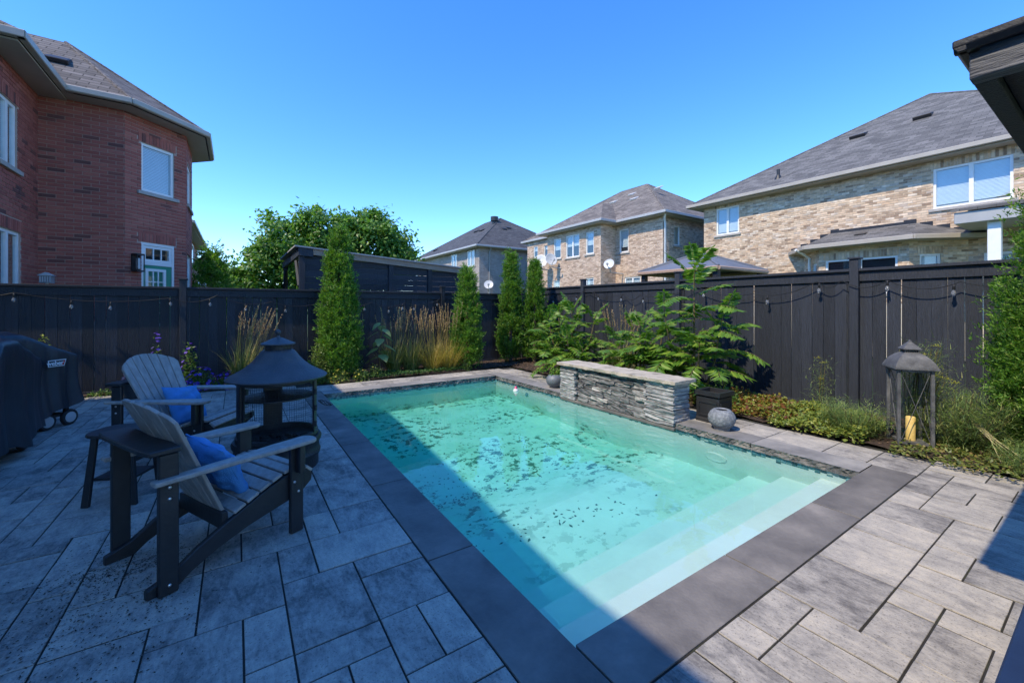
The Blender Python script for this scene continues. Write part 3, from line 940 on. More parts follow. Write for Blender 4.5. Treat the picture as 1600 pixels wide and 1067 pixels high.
# ------------------------------------------------------------------ red brick house beyond the left fence
EZ = 5.9
red = thing('brick_house', 'red brick house with angled bay and green door beyond the fence on the left', 'house', (-6, 13, 0))
s2 = math.sqrt(0.5)
A_, B_, C_, D_2 = (-2.02, 12.2), (-1.04, 13.18), (-1.04, 14.8), (-2.02, 15.78)
rw = []
def red_wall(o, u, n, w, holes, soldiers):
    wall_slab(red, (o[0], o[1], 0), u, n, w, 0, EZ - 0.1, holes, MORTAR_RED)
    rw.append(((o[0], o[1], 0), u, n, bricks(o, u, n, w, 1.2, EZ - 0.12, holes, soldiers=soldiers)))
# wall facing the gardens (+x), from the near corner to the bay
hu, hl = (0.28, 0.98, 3.98, 5.14), (0.18, 1.12, 0.3, 2.86)
red_wall((-3.31, 10.3), (0, 1, 0), (1, 0, 0), 1.9, [hu, hl], [(0.12, 1.18, 2.865), (0.2, 1.06, 5.145)])
window(red, (-3.31, 10.3 + hu[0], hu[2]), (0, 1, 0), (1, 0, 0), hu[1] - hu[0], hu[3] - hu[2], 2, 0.9)
window(red, (-3.31, 10.3 + hl[0], hl[2]), (0, 1, 0), (1, 0, 0), hl[1] - hl[0], hl[3] - hl[2], 2, 0.0, sill=False)
red_wall((-3.31, 12.2), (1, 0, 0), (0, -1, 0), 1.29, [], [])
fw = 1.386
hw_, hd = (0.34, 1.09, 4.13, 5.23), (0.34, 1.09, 0.35, 2.97)
red_wall(A_, (s2, s2, 0), (s2, -s2, 0), fw, [hw_, hd], [(0.28, 1.15, 5.235), (0.28, 1.15, 2.975)])
def on1(x): return (A_[0] + s2 * x, A_[1] + s2 * x)
window(red, (*on1(hw_[0]), hw_[2]), (s2, s2, 0), (s2, -s2, 0), 0.75, 1.10, 1, 1.0)
red_wall(B_, (0, 1, 0), (1, 0, 0), 1.62, [(0.25, 1.35, 4.13, 5.23), (0.25, 1.35, 1.0, 2.9)], [])
window(red, (B_[0], B_[1] + 0.25, 4.13), (0, 1, 0), (1, 0, 0), 1.1, 1.1, 1, 1.0)
window(red, (B_[0], B_[1] + 0.25, 1.0), (0, 1, 0), (1, 0, 0), 1.1, 1.9, 1, 0.3)
red_wall(C_, (-s2, s2, 0), (s2, s2, 0), fw, [], [])
wall_slab(red, (-3.31, 10.3, 0), (-1, 0, 0), (0, -1, 0), 8.0, 0, EZ - 0.1, [], REDBRICK_FAR, name='side_wall')
wall_slab(red, (-3.31, 15.78, 0), (0, 1, 0), (1, 0, 0), 4.2, 0, EZ - 0.1, [], REDBRICK_FAR, name='rear_wall')
# the 300 bricks that show largest are objects, the rest one mesh
allb = []
for wi, (o, u, n, lst) in enumerate(rw):
    for bk in lst:
        p = Vector(o) + Vector(u) * ((bk[0] + bk[1]) / 2) + Vector((0, 0, (bk[2] + bk[3]) / 2))
        s_ = screen(p.x, p.y, p.z)
        ok = s_ is not None and 0 < s_[0] < 310 and 0 < s_[1] < 448
        face = abs((Vector(u).x * camr.x + Vector(u).y * camr.y) - (s_[0] - 800) / 647.5 * (Vector(u).x * camf.x + Vector(u).y * camf.y)) if s_ else 0
        allb.append(((bk[1] - bk[0]) * (bk[3] - bk[2]) * face / s_[2] ** 2 if ok else 0.0, wi, bk))
allb.sort(key=lambda t: -t[0])
# keep the chosen ones together: the upper bay wall reads largest
ub = MB().add([(-.5, 0, -.5), (.5, 0, -.5), (.5, 0, .5), (-.5, 0, .5), (-.5, -1, -.5), (.5, -1, -.5), (.5, -1, .5), (-.5, -1, .5)],
              [(0, 1, 2, 3), (4, 5, 1, 0), (5, 6, 2, 1), (6, 7, 3, 2), (7, 4, 0, 3)])
um = ub.mesh('brick', RED_OBJ)
bmu = bmesh.new(); bmu.from_mesh(um); bmesh.ops.recalc_face_normals(bmu, faces=bmu.faces); bmu.to_mesh(um); bmu.free()
for sc_, wi, bk in allb[:300]:
    o, u, n, _ = rw[wi]
    u, n = Vector(u), Vector(n)
    b = link('brick', um, red)
    b.location = Vector(o) + u * ((bk[0] + bk[1]) / 2) + Vector((0, 0, (bk[2] + bk[3]) / 2)) + n * random.uniform(0, 0.004)
    b.rotation_euler = (0, 0, math.atan2(u.y, u.x) + (0 if Vector((-u.y, u.x, 0)).dot(n) > 0 else math.pi))
    b.scale = (bk[1] - bk[0], 0.03, bk[3] - bk[2])
left = [[] for _ in rw]
for sc_, wi, bk in allb[300:]: left[wi].append(bk)
brick_mesh(red, [(o, u, n, left[i]) for i, (o, u, n, _) in enumerate(rw)], RED_ISL)
# door: green, with a nine-light pane and a transom
GREEN = M('green_door_paint', [(0.015, 0.24, 0.15), (0.02, 0.29, 0.18)], scale=4, rough=0.4)
U1, N1 = (s2, s2, 0), (s2, -s2, 0)
dr = MB().frame((*on1(hd[0]), 0), U1, N1)
dr.box(0.05, 0.70, -0.07, -0.03, 0.35, 2.46)
door = dr.build('door', GREEN, red, bevel=0.004)
window(red, (*on1(hd[0] + 0.09), 1.05), U1, N1, 0.46, 1.33, 1, 0, (3, 5), sill=False, depth=-0.025).name = 'door_window'
fr = MB().frame((*on1(hd[0]), 0), U1, N1)
fr.box(0, 0.05, -0.09, -0.01, 0.35, 2.97); fr.box(0.70, 0.75, -0.09, -0.01, 0.35, 2.97); fr.box(0.05, 0.70, -0.09, -0.01, 2.46, 2.53); fr.box(0.05, 0.70, -0.09, -0.01, 2.91, 2.97)
fr.build('door_frame', WHITE, red)
window(red, (*on1(hd[0] + 0.05), 2.535), U1, N1, 0.65, 0.37, 1, 0, (3, 1), sill=False, depth=-0.05).name = 'transom_window'
# wall lantern beside the door
lamp = MB().frame((*on1(0.12), 2.28), U1, N1)
lamp.box(0.0, 0.16, 0.004, 0.03, 0, 0.40)
lp = lamp.build('wall_lamp', BLACK_METAL, red, bevel=0.004)
lf = MB().frame((*on1(0.12), 2.28), U1, N1)
for (a, b) in ((0.0, 0.015), (0.145, 0.16)):
    for (c, d) in ((0.03, 0.045), (0.16, 0.175)): lf.box(a, b, c, d, 0.02, 0.38)
lf.box(0, 0.16, 0.03, 0.175, 0.365, 0.40); lf.box(0, 0.16, 0.03, 0.175, 0.0, 0.03)
lf.build('lamp_cage', BLACK_METAL, lp)
MB().frame((*on1(0.2), 2.28), U1, N1).box(-0.03, 0.03, 0.07, 0.13, 0.06, 0.30).build('lamp_glass', M('frosted_lamp_glass', [(0.55, 0.57, 0.58), (0.65, 0.66, 0.66)], rough=0.25), lp, bevel=0.01)
# roofs: main hip, and the bay's faceted hip with its ridge running back
hip_roof(red, -12.0, -3.31, 10.3, 20.0, EZ, 0.41, 0.68, SHINGLE_RED, TAN_TRIM, TAN_TRIM)
Rg = (-3.35, 14.0, 7.74)
Eb = [(-7, 11.8), (-1.854, 11.8), (-0.64, 13.014), (-0.64, 14.97), (-1.854, 16.18), (-7, 16.18)]
bay = MB()
z = EZ + 0.004
for i in range(5):
    a, b = Eb[i], Eb[i + 1]
    if i == 0: bay.poly([(a[0], a[1], z), (b[0], b[1], z), Rg, (-7, 14, 7.74)])
    elif i == 4: bay.poly([(a[0], a[1], z), (b[0], b[1], z), (-7, 14, 7.74), Rg])
    else: bay.poly([(a[0], a[1], z), (b[0], b[1], z), Rg])
broof = bay.build('bay_roof', SHINGLE_RED, red)
cp = MB()
for q in (Eb[1], Eb[2], Eb[3]): cp.tube([(q[0], q[1], z), Rg], 0.035, 6)
cp.build('ridge_cap', SHINGLE_RED, broof)
gt = MB()
Eb2 = [(-2.8, 11.8)] + Eb[1:5]
for i in range(4):
    a, b = Vector((*Eb2[i], 0)), Vector((*Eb2[i + 1], 0))
    u = (b - a).normalized(); n = Vector((u.y, -u.x, 0))
    gt.frame(a, u, n).box(-0.03, (b - a).length + 0.03, 0.0, 0.11, EZ - 0.12, EZ + 0.01)
gt.build('bay_gutter', TAN_TRIM, red, bevel=0.02)
MB().add([(p[0], p[1], EZ - 0.13) for p in [(-3.3, 11.81), (-1.86, 11.81), (-0.65, 13.02), (-0.65, 14.96), (-1.86, 16.17), (-3.3, 16.17)]], [(5, 4, 3, 2, 1, 0)]).build('bay_soffit', TAN_TRIM, red)
nb_ = Vector((0, -0.642, 0.767)); ub_ = Vector((0, 0.767, 0.642))
roof_vent(red, -3.2, 12.9, EZ + 0.93, nb_, ub_, BLACK_METAL, 0.8)
roof_vent(red, -2.9, 13.9, 7.35, Vector((0.6, -0.3, 0.75)), Vector((-0.75, 0, 0.6)), BLACK_METAL, 0.7)
# white slatted birdhouse on a pole against that wall
bh_ = thing('birdhouse', 'small white slatted birdhouse showing over the fence against the red brick wall', 'birdhouse', (-3.0, 11.5, 0))
m_ = MB().tube([(-3.0, 11.5, 0), (-3.0, 11.5, 1.95)], 0.02, 8); m_.build('pole', WHITE, bh_)
m_ = MB()
for k in range(5): m_.box(-3.075 + 0.032 * k, -3.06 + 0.032 * k, 11.405, 11.415, 1.97, 2.08)
BHW = M('birdhouse_white', [(0.42, 0.43, 0.45), (0.5, 0.51, 0.53)], rough=0.7)
m_.build('slat', BHW, bh_)['kind'] = 'stuff'
MB().box(-3.085, -2.915, 11.42, 11.56, 1.95, 2.09).build('box', M('birdhouse_grey', [(0.2, 0.2, 0.21), (0.28, 0.28, 0.29)], rough=0.7), bh_)
MB().prism([(-3.11, 2.09), (-2.89, 2.09), (-3.0, 2.155)], 11.39, 11.58).build('roof', BHW, bh_)

# far red houses down the same row
def far_house(name, label, x0, x1, y0, y1, ez, wallm, roofm, pitch=0.7, wins=()):
    h = thing(name, label, 'house', ((x0 + x1) / 2, (y0 + y1) / 2, 0))
    MB().box(x0, x1, y0, y1, 0, ez - 0.1).build('wall', wallm, h)
    hip_roof(h, x0, x1, y0, y1, ez, 0.45, pitch, roofm, TAN_TRIM, TAN_TRIM)
    for (o, u, n, w_, hh, sa, bl) in wins: window(h, o, u, n, w_, hh, sa, bl, depth=0.04)
    return h
far_house('brick_house', 'next red brick house, a sliver showing between the bay and the small conifer', -12, -2.1, 24, 34, 5.4, REDBRICK_FAR, SHINGLE_RED,
          wins=[((-2.1, 26, 3.8), (0, 1, 0), (1, 0, 0), 1.2, 1.2, 1, 1), ((-2.1, 29, 3.8), (0, 1, 0), (1, 0, 0), 1.2, 1.2, 1, 1), ((-2.1, 26, 1.0), (0, 1, 0), (1, 0, 0), 1.6, 1.5, 2, 0.5)])
fg = thing('brick_house', 'tiny gabled red brick house far off behind the small conifer', 'house', (-2.6, 62, 0))
MB().box(-5.5, 0.2, 62, 70, 0, 5.2).build('wall', REDBRICK_FAR, fg)
MB().prism([(-5.5, 5.2), (0.2, 5.2), (-2.6, 8.0)], 62.0, 62.2).build('gable', REDBRICK_FAR, fg)
MB().add([(-6, 61.6, 4.9), (-2.6, 61.6, 8.35), (0.7, 61.6, 4.9), (-6, 70, 4.9), (-2.6, 70, 8.35), (0.7, 70, 4.9)], [(0, 1, 4, 3), (1, 2, 5, 4)]).build('roof', SHINGLE_BROWN, fg)
for xx in (-4.4, -1.8): window(fg, (xx, 62, 3.4), (1, 0, 0), (0, -1, 0), 1.4, 1.2, 2, 0.5, depth=0.04)
for xx in (-4.4, -1.8): window(fg, (xx, 62, 0.9), (1, 0, 0), (0, -1, 0), 1.4, 1.4, 2, 0.5, depth=0.04)

# ------------------------------------------------------------------ own house: stands left of the frame, its shade covers the patio
own = thing('brick_house', 'brick house left of the patio, outside the picture, shading the chairs, walls paled to bounce light', 'house', (-8, 1, 0))
MB().box(-12, -3.45, -9, 8.35, 0, EZ - 0.1).build('wall', tilemat('pale_bounce_brick', (0.52, 0.47, 0.41), (0.64, 0.58, 0.51), (0.6, 0.56, 0.5), 0.25, 0.0775, gap=0.01), own)  # unseen wall given a pale colour to bounce light onto the patio
hip_roof(own, -12, -3.45, -9, 8.35, EZ, 0.42, 0.68, SHINGLE_RED, TAN_TRIM, TAN_TRIM)
for yy, zz, ww, hh in ((5.2, 3.7, 1.6, 1.3), (1.0, 3.7, 1.8, 1.3), (1.0, 0.2, 2.2, 2.2), (-3.5, 3.7, 1.6, 1.3)):
    window(own, (-3.45, yy, zz), (0, 1, 0), (1, 0, 0), ww, hh, 2, 0.5, depth=0.04)

# ------------------------------------------------------------------ tan brick house on the right
WX = 16.9
tan = thing('brick_house', 'large tan brick house with grey hip roof filling the right background', 'house', (21, 4, 0))
tw = []
def tan_wall(par, store, o, u, n, w, z0, z1, holes, soldiers, m):
    wall_slab(par, (o[0], o[1], 0), u, n, w, 0, z1, holes, m)
    store.append(((o[0], o[1], 0), u, n, bricks(o, u, n, w, z0, z1 - 0.02, holes, bl=0.205, bh=0.069, soldiers=soldiers)))
TY0, TY1 = -1.41, 10.35
def ty(yv): return TY1 - yv                              # the wall runs from the far corner towards the camera
h1 = (ty(9.80), ty(8.85), 4.50, 5.62); h2 = (ty(3.25), ty(2.12), 4.34, 5.50); h2 = (ty(3.25), ty(1.75), 4.34, 5.50)
tan_wall(tan, tw, (WX, TY1), (0, -1, 0), (-1, 0, 0), TY1 - TY0, 1.6, EZ - 0.12, [h1, h2], [(h1[0] - .05, h1[1] + .05, h1[3] + .004), (h2[0] - .05, h2[1] + .05, h2[3] + .004)], MORTAR_TAN)
window(tan, (WX, 9.80, h1[2]), (0, -1, 0), (-1, 0, 0), h1[1] - h1[0], h1[3] - h1[2], 2, 0.95)
window(tan, (WX, 3.25, h2[2]), (0, -1, 0), (-1, 0, 0), h2[1] - h2[0], h2[3] - h2[2], 2, 0.95)
MB().box(WX + 0.13, 28.66, TY0, TY1, 0, EZ - 0.1).build('wall_core', MORTAR_TAN, tan)
hip_roof(tan, WX, 28.66, TY0, TY1, EZ, 0.42, 0.63, SHINGLE_GREY, TAN_TRIM, TAN_TRIM)
def on_roof(yv, up):                                      # a point on the roof plane facing -x, "up" metres in from the eave
    return (WX - 0.42 + up, yv, EZ + 0.63 * up)
NR, UR = Vector((-0.533, 0, 0.846)), Vector((0.846, 0, 0.533))
for yv, up in ((4.1, 3.6), (5.85, 3.4)): roof_vent(tan, *on_roof(yv, up), NR, UR, BLACK_METAL, 1.0)
p = on_roof(7.6, 0.9)
MB().tube([p, (p[0], p[1], p[2] + 0.32)], 0.06, 8).build('vent_pipe', BLACK_METAL, tan)
MB().lathe([(0.16, -0.1), (0.06, 0.1)], 12, (p[0], p[1])).at().build('pipe_flashing', BLACK_METAL, tan).location.z = p[2]
# ground-floor bay with its own low roof
BXW = 15.95
bayp = [(WX, 6.55), (BXW, 5.75), (BXW, 3.55), (WX, 2.55)]
for i in range(3):
    a, b = Vector((*bayp[i], 0)), Vector((*bayp[i + 1], 0))
    u = (b - a).normalized(); n = Vector((u.y, -u.x, 0)); n = n if n.x < 0 else -n
    w = (b - a).length
    if i == 1: hs_ = [(0.18, 1.95, 1.9, 3.0)]
    elif i == 0: hs_ = [(0.75, 1.1, 2.0, 2.95)]
    else: hs_ = [(0.25, 0.75, 2.0, 3.0)]
    tan_wall(tan, tw, (a.x, a.y), u, n, w, 1.6, 3.42, hs_, [(h_[0] - 0.05, h_[1] + 0.05, h_[3] + 0.004) for h_ in hs_], MORTAR_TAN)
    for h_ in hs_:
        q = a + u * h_[0]
        window(tan, (q.x, q.y, h_[2]), u, n, h_[1] - h_[0], h_[3] - h_[2], 2 if i == 1 else 1, 0.0 if i == 1 else 0.9)
eb = [(WX, 6.95), (BXW - 0.35, 6.0), (BXW - 0.35, 3.4), (WX, 2.2)]
top = [(WX, 5.75, 4.0), (WX, 3.6, 4.0)]
br_ = MB()
br_.poly([(*eb[0], 3.5), (*eb[1], 3.5), top[0]]); br_.poly([(*eb[1], 3.5), (*eb[2], 3.5), top[1], top[0]]); br_.poly([(*eb[2], 3.5), (*eb[3], 3.5), top[1]])
r_ = br_.build('bay_roof', SHINGLE_GREY, tan)
gt = MB()
for i in range(3):
    a, b = Vector((*eb[i], 0)), Vector((*eb[i + 1], 0))
    u = (b - a).normalized(); n = Vector((u.y, -u.x, 0)); n = n if n.x < 0 else -n
    gt.frame(a, u, n).box(-0.03, (b - a).length + 0.03, -0.002, 0.1, 3.37, 3.505)
gt.build('bay_gutter', TAN_TRIM, tan, bevel=0.015)
MB().add([(*q, 3.36) for q in eb], [(0, 1, 2, 3)]).build('bay_soffit', TAN_TRIM, tan)
st = MB()
for k in range(5):                                        # stepped flashing where the bay roof meets the wall
    t = k / 4
    st.box(WX - 0.012, WX + 0.01, 6.95 - 1.2 * t - 0.24, 6.95 - 1.2 * t, 3.5 + 0.5 * t, 3.62 + 0.5 * t)
    st.box(WX - 0.012, WX + 0.01, 2.2 + 1.4 * t, 2.2 + 1.4 * t + 0.28, 3.5 + 0.5 * t, 3.62 + 0.5 * t)
st.box(WX - 0.013, WX + 0.01, 3.6, 5.75, 3.99, 4.08)
stuff(st.build('step_flashing', BLACK_METAL, tan))
roof_vent(tan, 16.35, 4.75, 3.76, Vector((-0.37, 0, 0.93)), Vector((0.93, 0, 0.37)), BLACK_METAL, 0.6)
downpipe(tan, [(BXW - 0.2, 6.35, 3.42), (BXW + 0.1, 6.2, 3.25), (BXW + 0.35, 6.15, 3.15), (BXW + 0.35, 6.15, 0.1)], WHITE)
brick_mesh(tan, tw, TAN_ISL)
# small porch roof on a white column at the right
pr_ = MB().slab([(14.9, 2.55, 3.92), (14.9, -0.6, 3.92), (17, -0.6, 4.3), (17, 2.55, 4.3)], 0.06).build('porch_roof', SHINGLE_GREY, tan)
MB().box(14.95, 16.85, -0.55, 2.5, 3.56, 3.84).build('porch_beam', GREY_TRIM, tan, bevel=0.01)
MB().box(15.1, 15.32, 1.75, 1.97, 0, 3.56).build('porch_column', WHITE, tan, bevel=0.01)
MB().box(15.1, 15.32, -0.4, -0.18, 0, 3.56).build('porch_column', WHITE, tan, bevel=0.01)
window(tan, (WX, 2.25, 1.9), (0, -1, 0), (-1, 0, 0), 1.2, 1.05, 2, 0.4, depth=0.05)

# ------------------------------------------------------------------ second tan house, further back
t2 = thing('brick_house', 'tan brick house with brown shingle roof and satellite dishes, behind the middle of the yard', 'house', (20, 17, 0))
w2 = []
MB().box(16.75, 25, 12.33, 22.6, 0, EZ - 0.1).build('wall_core', MORTAR_TAN, t2)
def wy(o_y, yv): return o_y - yv
ha = (wy(15.2, 14.85), wy(15.2, 14.25), 4.30, 5.48); hb = (wy(15.2, 14.5), wy(15.2, 13.5), 1.9, 3.0)
tan_wall(t2, w2, (16.6, 15.2), (0, -1, 0), (-1, 0, 0), 3.0, 1.8, EZ - 0.12, [ha, hb], [], MORTAR_TAN)
window(t2, (16.6, 14.85, 4.30), (0, -1, 0), (-1, 0, 0), 0.6, 1.18, 1, 0.8)
window(t2, (16.6, 14.5, 1.9), (0, -1, 0), (-1, 0, 0), 1.0, 1.1, 2, 0.5)
BX2 = 15.5
hs2 = [(wy(19.45, a), wy(19.45, b), c, d) for a, b, c, d in ((18.86, 18.23, 4.3, 5.45), (17.78, 16.69, 4.24, 5.48), (16.18, 15.6, 4.28, 5.45), (16.19, 15.6, 1.9, 3.02), (18.91, 18.33, 1.9, 3.04))]
tan_wall(t2, w2, (BX2, 19.45), (0, -1, 0), (-1, 0, 0), 4.35, 1.8, EZ - 0.12, hs2, [], MORTAR_TAN)
for h_, sa, bl in zip(hs2, (1, 2, 1, 1, 1), (0.6, 0.5, 0.6, 0.3, 0.3)):
    window(t2, (BX2, 19.45 - h_[0], h_[2]), (0, -1, 0), (-1, 0, 0), h_[1] - h_[0], h_[3] - h_[2], sa, bl)
tan_wall(t2, w2, (BX2, 15.1), (1, 0, 0), (0, -1, 0), 1.1, 1.8, EZ - 0.12, [], [], MORTAR_TAN)
hw3 = [(wy(22.6, a), wy(22.6, b), c, d) for a, b, c, d in ((21.92, 21.46, 4.48, 5.44), (20.81, 20.4, 4.55, 5.41))]
tan_wall(t2, w2, (16.3, 22.6), (0, -1, 0), (-1, 0, 0), 3.15, 1.8, EZ - 0.12, hw3, [], MORTAR_TAN)
for h_ in hw3: window(t2, (16.3, 22.6 - h_[0], h_[2]), (0, -1, 0), (-1, 0, 0), h_[1] - h_[0], h_[3] - h_[2], 1, 0.3)
hsd = [(0.85, 1.3, 4.45, 5.4)]
tan_wall(t2, w2, (16.6, 12.2), (1, 0, 0), (0, -1, 0), 5.0, 1.8, EZ - 0.12, hsd, [], MORTAR_TAN)
window(t2, (16.6 + 0.85, 12.2, 4.45), (1, 0, 0), (0, -1, 0), 0.45, 0.95, 1, 0.0)
brick_mesh(t2, w2, TAN2_ISL)
hip_roof(t2, 16.6, 25.0, 12.2, 22.6, EZ, 0.40, 0.66, SHINGLE_BROWN, GREY_TRIM, TAN_TRIM)
z = EZ + 0.003
b2 = MB()
gx0, gy0, gy1 = BX2 - 0.4, 14.7, 19.85
rgx = (17.9, (gy0 + gy1) / 2, EZ + 1.7)
b2.poly([(gx0, gy1, z), (gx0, gy0, z), rgx]); b2.poly([(gx0, gy0, z), (20.5, gy0, z), (20.5, rgx[1], rgx[2]), rgx]); b2.poly([(20.5, gy1, z), (gx0, gy1, z), rgx, (20.5, rgx[1], rgx[2])])
b2.build('bay_roof', SHINGLE_BROWN, t2)
gt = MB().box(gx0 - 0.1, gx0, gy0 - 0.1, gy1 + 0.1, EZ - 0.12, EZ + 0.006).box(gx0, 16.1, gy0 - 0.1, gy0, EZ - 0.12, EZ + 0.006).box(gx0, 16.1, gy1, gy1 + 0.1, EZ - 0.12, EZ + 0.006)
gt.build('bay_gutter', GREY_TRIM, t2, bevel=0.012)
MB().box(gx0 + 0.005, 16.7, gy0 + 0.005, gy1 - 0.005, EZ - 0.17, EZ - 0.13).build('bay_soffit', TAN_TRIM, t2)
downpipe(t2, [(16.3, 11.85, EZ - 0.1), (16.5, 12.05, EZ - 0.35), (16.62, 12.1, EZ - 0.5), (16.62, 12.1, 0.1)], WHITE, 0.05)
LIGHTVENT = M('pale_roof_vent', [(0.5, 0.48, 0.45), (0.6, 0.58, 0.55)], rough=0.5)
for yv, up in ((19.0, 2.3), (17.6, 3.0), (16.6, 3.5), (15.7, 2.6), (14.6, 3.3)): roof_vent(t2, 16.2 + up, yv, EZ + 0.66 * up, Vector((-0.55, 0, 0.83)), Vector((0.83, 0, 0.55)), LIGHTVENT, 0.8)
def dish(label, c, nrm, r, wallp):
    t = thing('satellite_dish', label, 'satellite dish', wallp, 'satellite dishes on house walls')
    nrm = Vector(nrm).normalized()
    q = nrm.to_track_quat('Z', 'Y').to_matrix().to_4x4()
    m_ = MB(); m_.M = Matrix.Translation(Vector(c)) @ q
    prof_ = [(0.001, -0.16 * r)] + [(r * k / 6, -0.16 * r + 0.16 * r * (k / 6) ** 2) for k in range(1, 7)] + [(r, 0.006), (r * 0.98, 0.01)] + [(r * k / 6, -0.15 * r + 0.17 * r * (k / 6) ** 2) for k in range(5, 0, -1)]
    m_.lathe(prof_, 28)
    m_.build('dish', M('dish_grey', [(0.55, 0.55, 0.54), (0.66, 0.66, 0.65)], rough=0.5), t, smooth=1.0)
    tip = Vector(c) + nrm * r * 1.0 - Vector((0, 0, r * 0.5))
    MB().tube([Vector(c) - Vector((0, 0, r * 0.95)), tip], 0.02, 6).build('feed_arm', GREY_TRIM, t)
    MB().box(tip.x - 0.05, tip.x + 0.05, tip.y - 0.05, tip.y + 0.05, tip.z - 0.05, tip.z + 0.06).build('feed_horn', GREY_TRIM, t, bevel=0.01)
    MB().tube([Vector(c) - nrm * 0.14 * r, Vector(c) - nrm * 0.3 - Vector((0, 0, 0.3)), wallp], 0.03, 6).build('bracket', GREY_TRIM, t)
dish('big grey satellite dish left of its pair, on the tan wall over the fence corner', (14.75, 19.2, 4.15), (-0.75, -0.55, 0.35), 0.43, (15.5, 18.9, 3.6))
dish('grey satellite dish right of its pair, seen almost edge on, on the tan wall', (14.9, 18.35, 4.2), (-0.2, -0.95, 0.3), 0.36, (15.5, 18.2, 3.7))
dish('round grey satellite dish on the tan wall beside the bump-out corner', (15.5, 14.55, 3.65), (-0.8, -0.35, 0.35), 0.27, (16.6, 14.6, 3.2))
dish('small grey satellite dish low in front of the shaded grey-brown house', (11.75, 20.0, 2.75), (-0.5, -0.75, 0.4), 0.26, (11.75, 20.4, 0))

# ------------------------------------------------------------------ dark-roofed house behind
t3 = thing('brick_house', 'grey-brown brick house with charcoal roof, farthest of the back row', 'house', (19, 32, 0))
MB().box(14.5, 24, 26.0, 38.2, 0, EZ - 0.1).build('wall', GREYBRICK, t3)
hip_roof(t3, 14.5, 24.0, 26.0, 38.2, EZ, 0.45, 0.64, SHINGLE_DARK, GREY_TRIM, TAN_TRIM)
window(t3, (14.5, 30.5, 4.6), (0, -1, 0), (-1, 0, 0), 1.0, 1.05, 2, 0.3, depth=0.04)
window(t3, (14.5, 27.7, 4.5), (0, -1, 0), (-1, 0, 0), 1.1, 1.15, 2, 0.3, depth=0.04)
downpipe(t3, [(15.3, 25.6, EZ - 0.1), (15.3, 25.9, EZ - 0.4), (15.3, 25.93, 0.1)], GREY_TRIM, 0.05)
MB().lathe([(0.22, 0), (0.22, 0.35), (0.33, 0.4), (0.33, 0.75), (0.02, 0.8)], 16, (18.2, 30.0)).build('chimney_vent', BLACK_METAL, t3, smooth=0.6).location.z = EZ + 2.45
for yv, up in ((31.5, 3.3), (30.2, 3.1), (35.5, 1.2)): roof_vent(t3, 14.05 + up, yv, EZ + 0.64 * up, Vector((-0.54, 0, 0.84)), Vector((0.84, 0, 0.54)), BLACK_METAL, 0.9)
for xv, up in ((18.3, 3.1), (18.9, 3.4)): roof_vent(t3, xv, 25.55 + up, EZ + 0.64 * up, Vector((0, -0.54, 0.84)), Vector((0, 0.84, 0.54)), BLACK_METAL, 0.8)

# ------------------------------------------------------------------ black lean-to beyond the left fence
sh = thing('lean_to', 'black slatted lean-to with sloping board roof rising over the far fence', 'lean-to', (3.4, 13, 0))
SX0, SX1, SY0, SY1 = 1.25, 5.65, 11.0, 15.0
BROWNCAP = M('bare_brown_board', [(0.30, 0.20, 0.145), (0.42, 0.30, 0.22)], scale=4, rough=0.8, stretch=(1, 8, 8), bump=0.3)
def ztop(x): return 2.92 - 0.30 * (x - SX0) / (SX1 - SX0)
for xx in (SX0 + 0.06, 2.35, 3.45, 4.55, SX1 - 0.06):
    for yy in (SY0 + 0.05, SY1 - 0.05): MB().box(xx - 0.06, xx + 0.06, yy - 0.06, yy + 0.06, 0, ztop(xx) - 0.12).build('post', BLACK_WOOD, sh)
k = 0
zz = 1.5
while zz < 2.9:                                         # horizontal boards between the posts
    for xa, xb in ((SX0 + 0.12, 2.29), (2.41, 3.39), (3.51, 4.49), (4.61, SX1 - 0.12)):
        top_ = ztop((xa + xb) / 2) - 0.16
        if zz + 0.03 < top_: MB().box(xa, xb, SY0 + 0.03, SY0 + 0.06, zz, min(top_ + 0.04, zz + 0.138 + (0.004 if random.random() < 0.75 else -0.002))).build('slat', BLACK_WOOD, sh)
    zz += 0.145
MB().prism([(SX0 + 0.3, ztop(SX0 + .3) - 0.15), (SX1 - 0.02, ztop(SX1) - 0.15), (SX1 - 0.02, ztop(SX1) - 0.005), (SX0 + 0.3, ztop(SX0 + .3) - 0.005)], SY0 - 0.04, SY0 - 0.008).build('fascia_board', BROWNCAP, sh)
MB().prism([(SX0 - 0.02, ztop(SX0) - 0.2), (SX0 + 0.296, ztop(SX0 + .3) - 0.2), (SX0 + 0.296, ztop(SX0 + .3) - 0.005), (SX0 - 0.02, ztop(SX0) - 0.005)], SY0 - 0.05, SY0 - 0.01).build('corner_block', BLACK_WOOD, sh)
MB().slab([(SX0 - 0.1, SY0 - 0.08, ztop(SX0) + 0.035), (SX1 + 0.04, SY0 - 0.08, ztop(SX1) + 0.03), (SX1 + 0.04, SY1, ztop(SX1) + 0.09), (SX0 - 0.1, SY1, ztop(SX0) + 0.10)], 0.035).build('roof', M('weathered_roof_sheet', [(0.26, 0.26, 0.26), (0.36, 0.36, 0.36)], scale=3, rough=0.7), sh)
MB().box(SX0 - 0.02, SX0 + 0.05, SY0, SY1, ztop(SX0) - 0.2, ztop(SX0) - 0.01).build('end_beam', BLACK_WOOD, sh)
MB().tube([(SX0 + 0.02, SY0 + 0.15, 2.0), (SX0 + 0.02, SY0 + 0.75, 2.65)], 0.05, 6).build('brace', BLACK_WOOD, sh)
MB().tube([(SX0 + 0.02, SY1 - 0.15, 2.0), (SX0 + 0.02, SY1 - 0.75, 2.65)], 0.05, 6).build('brace', BLACK_WOOD, sh)

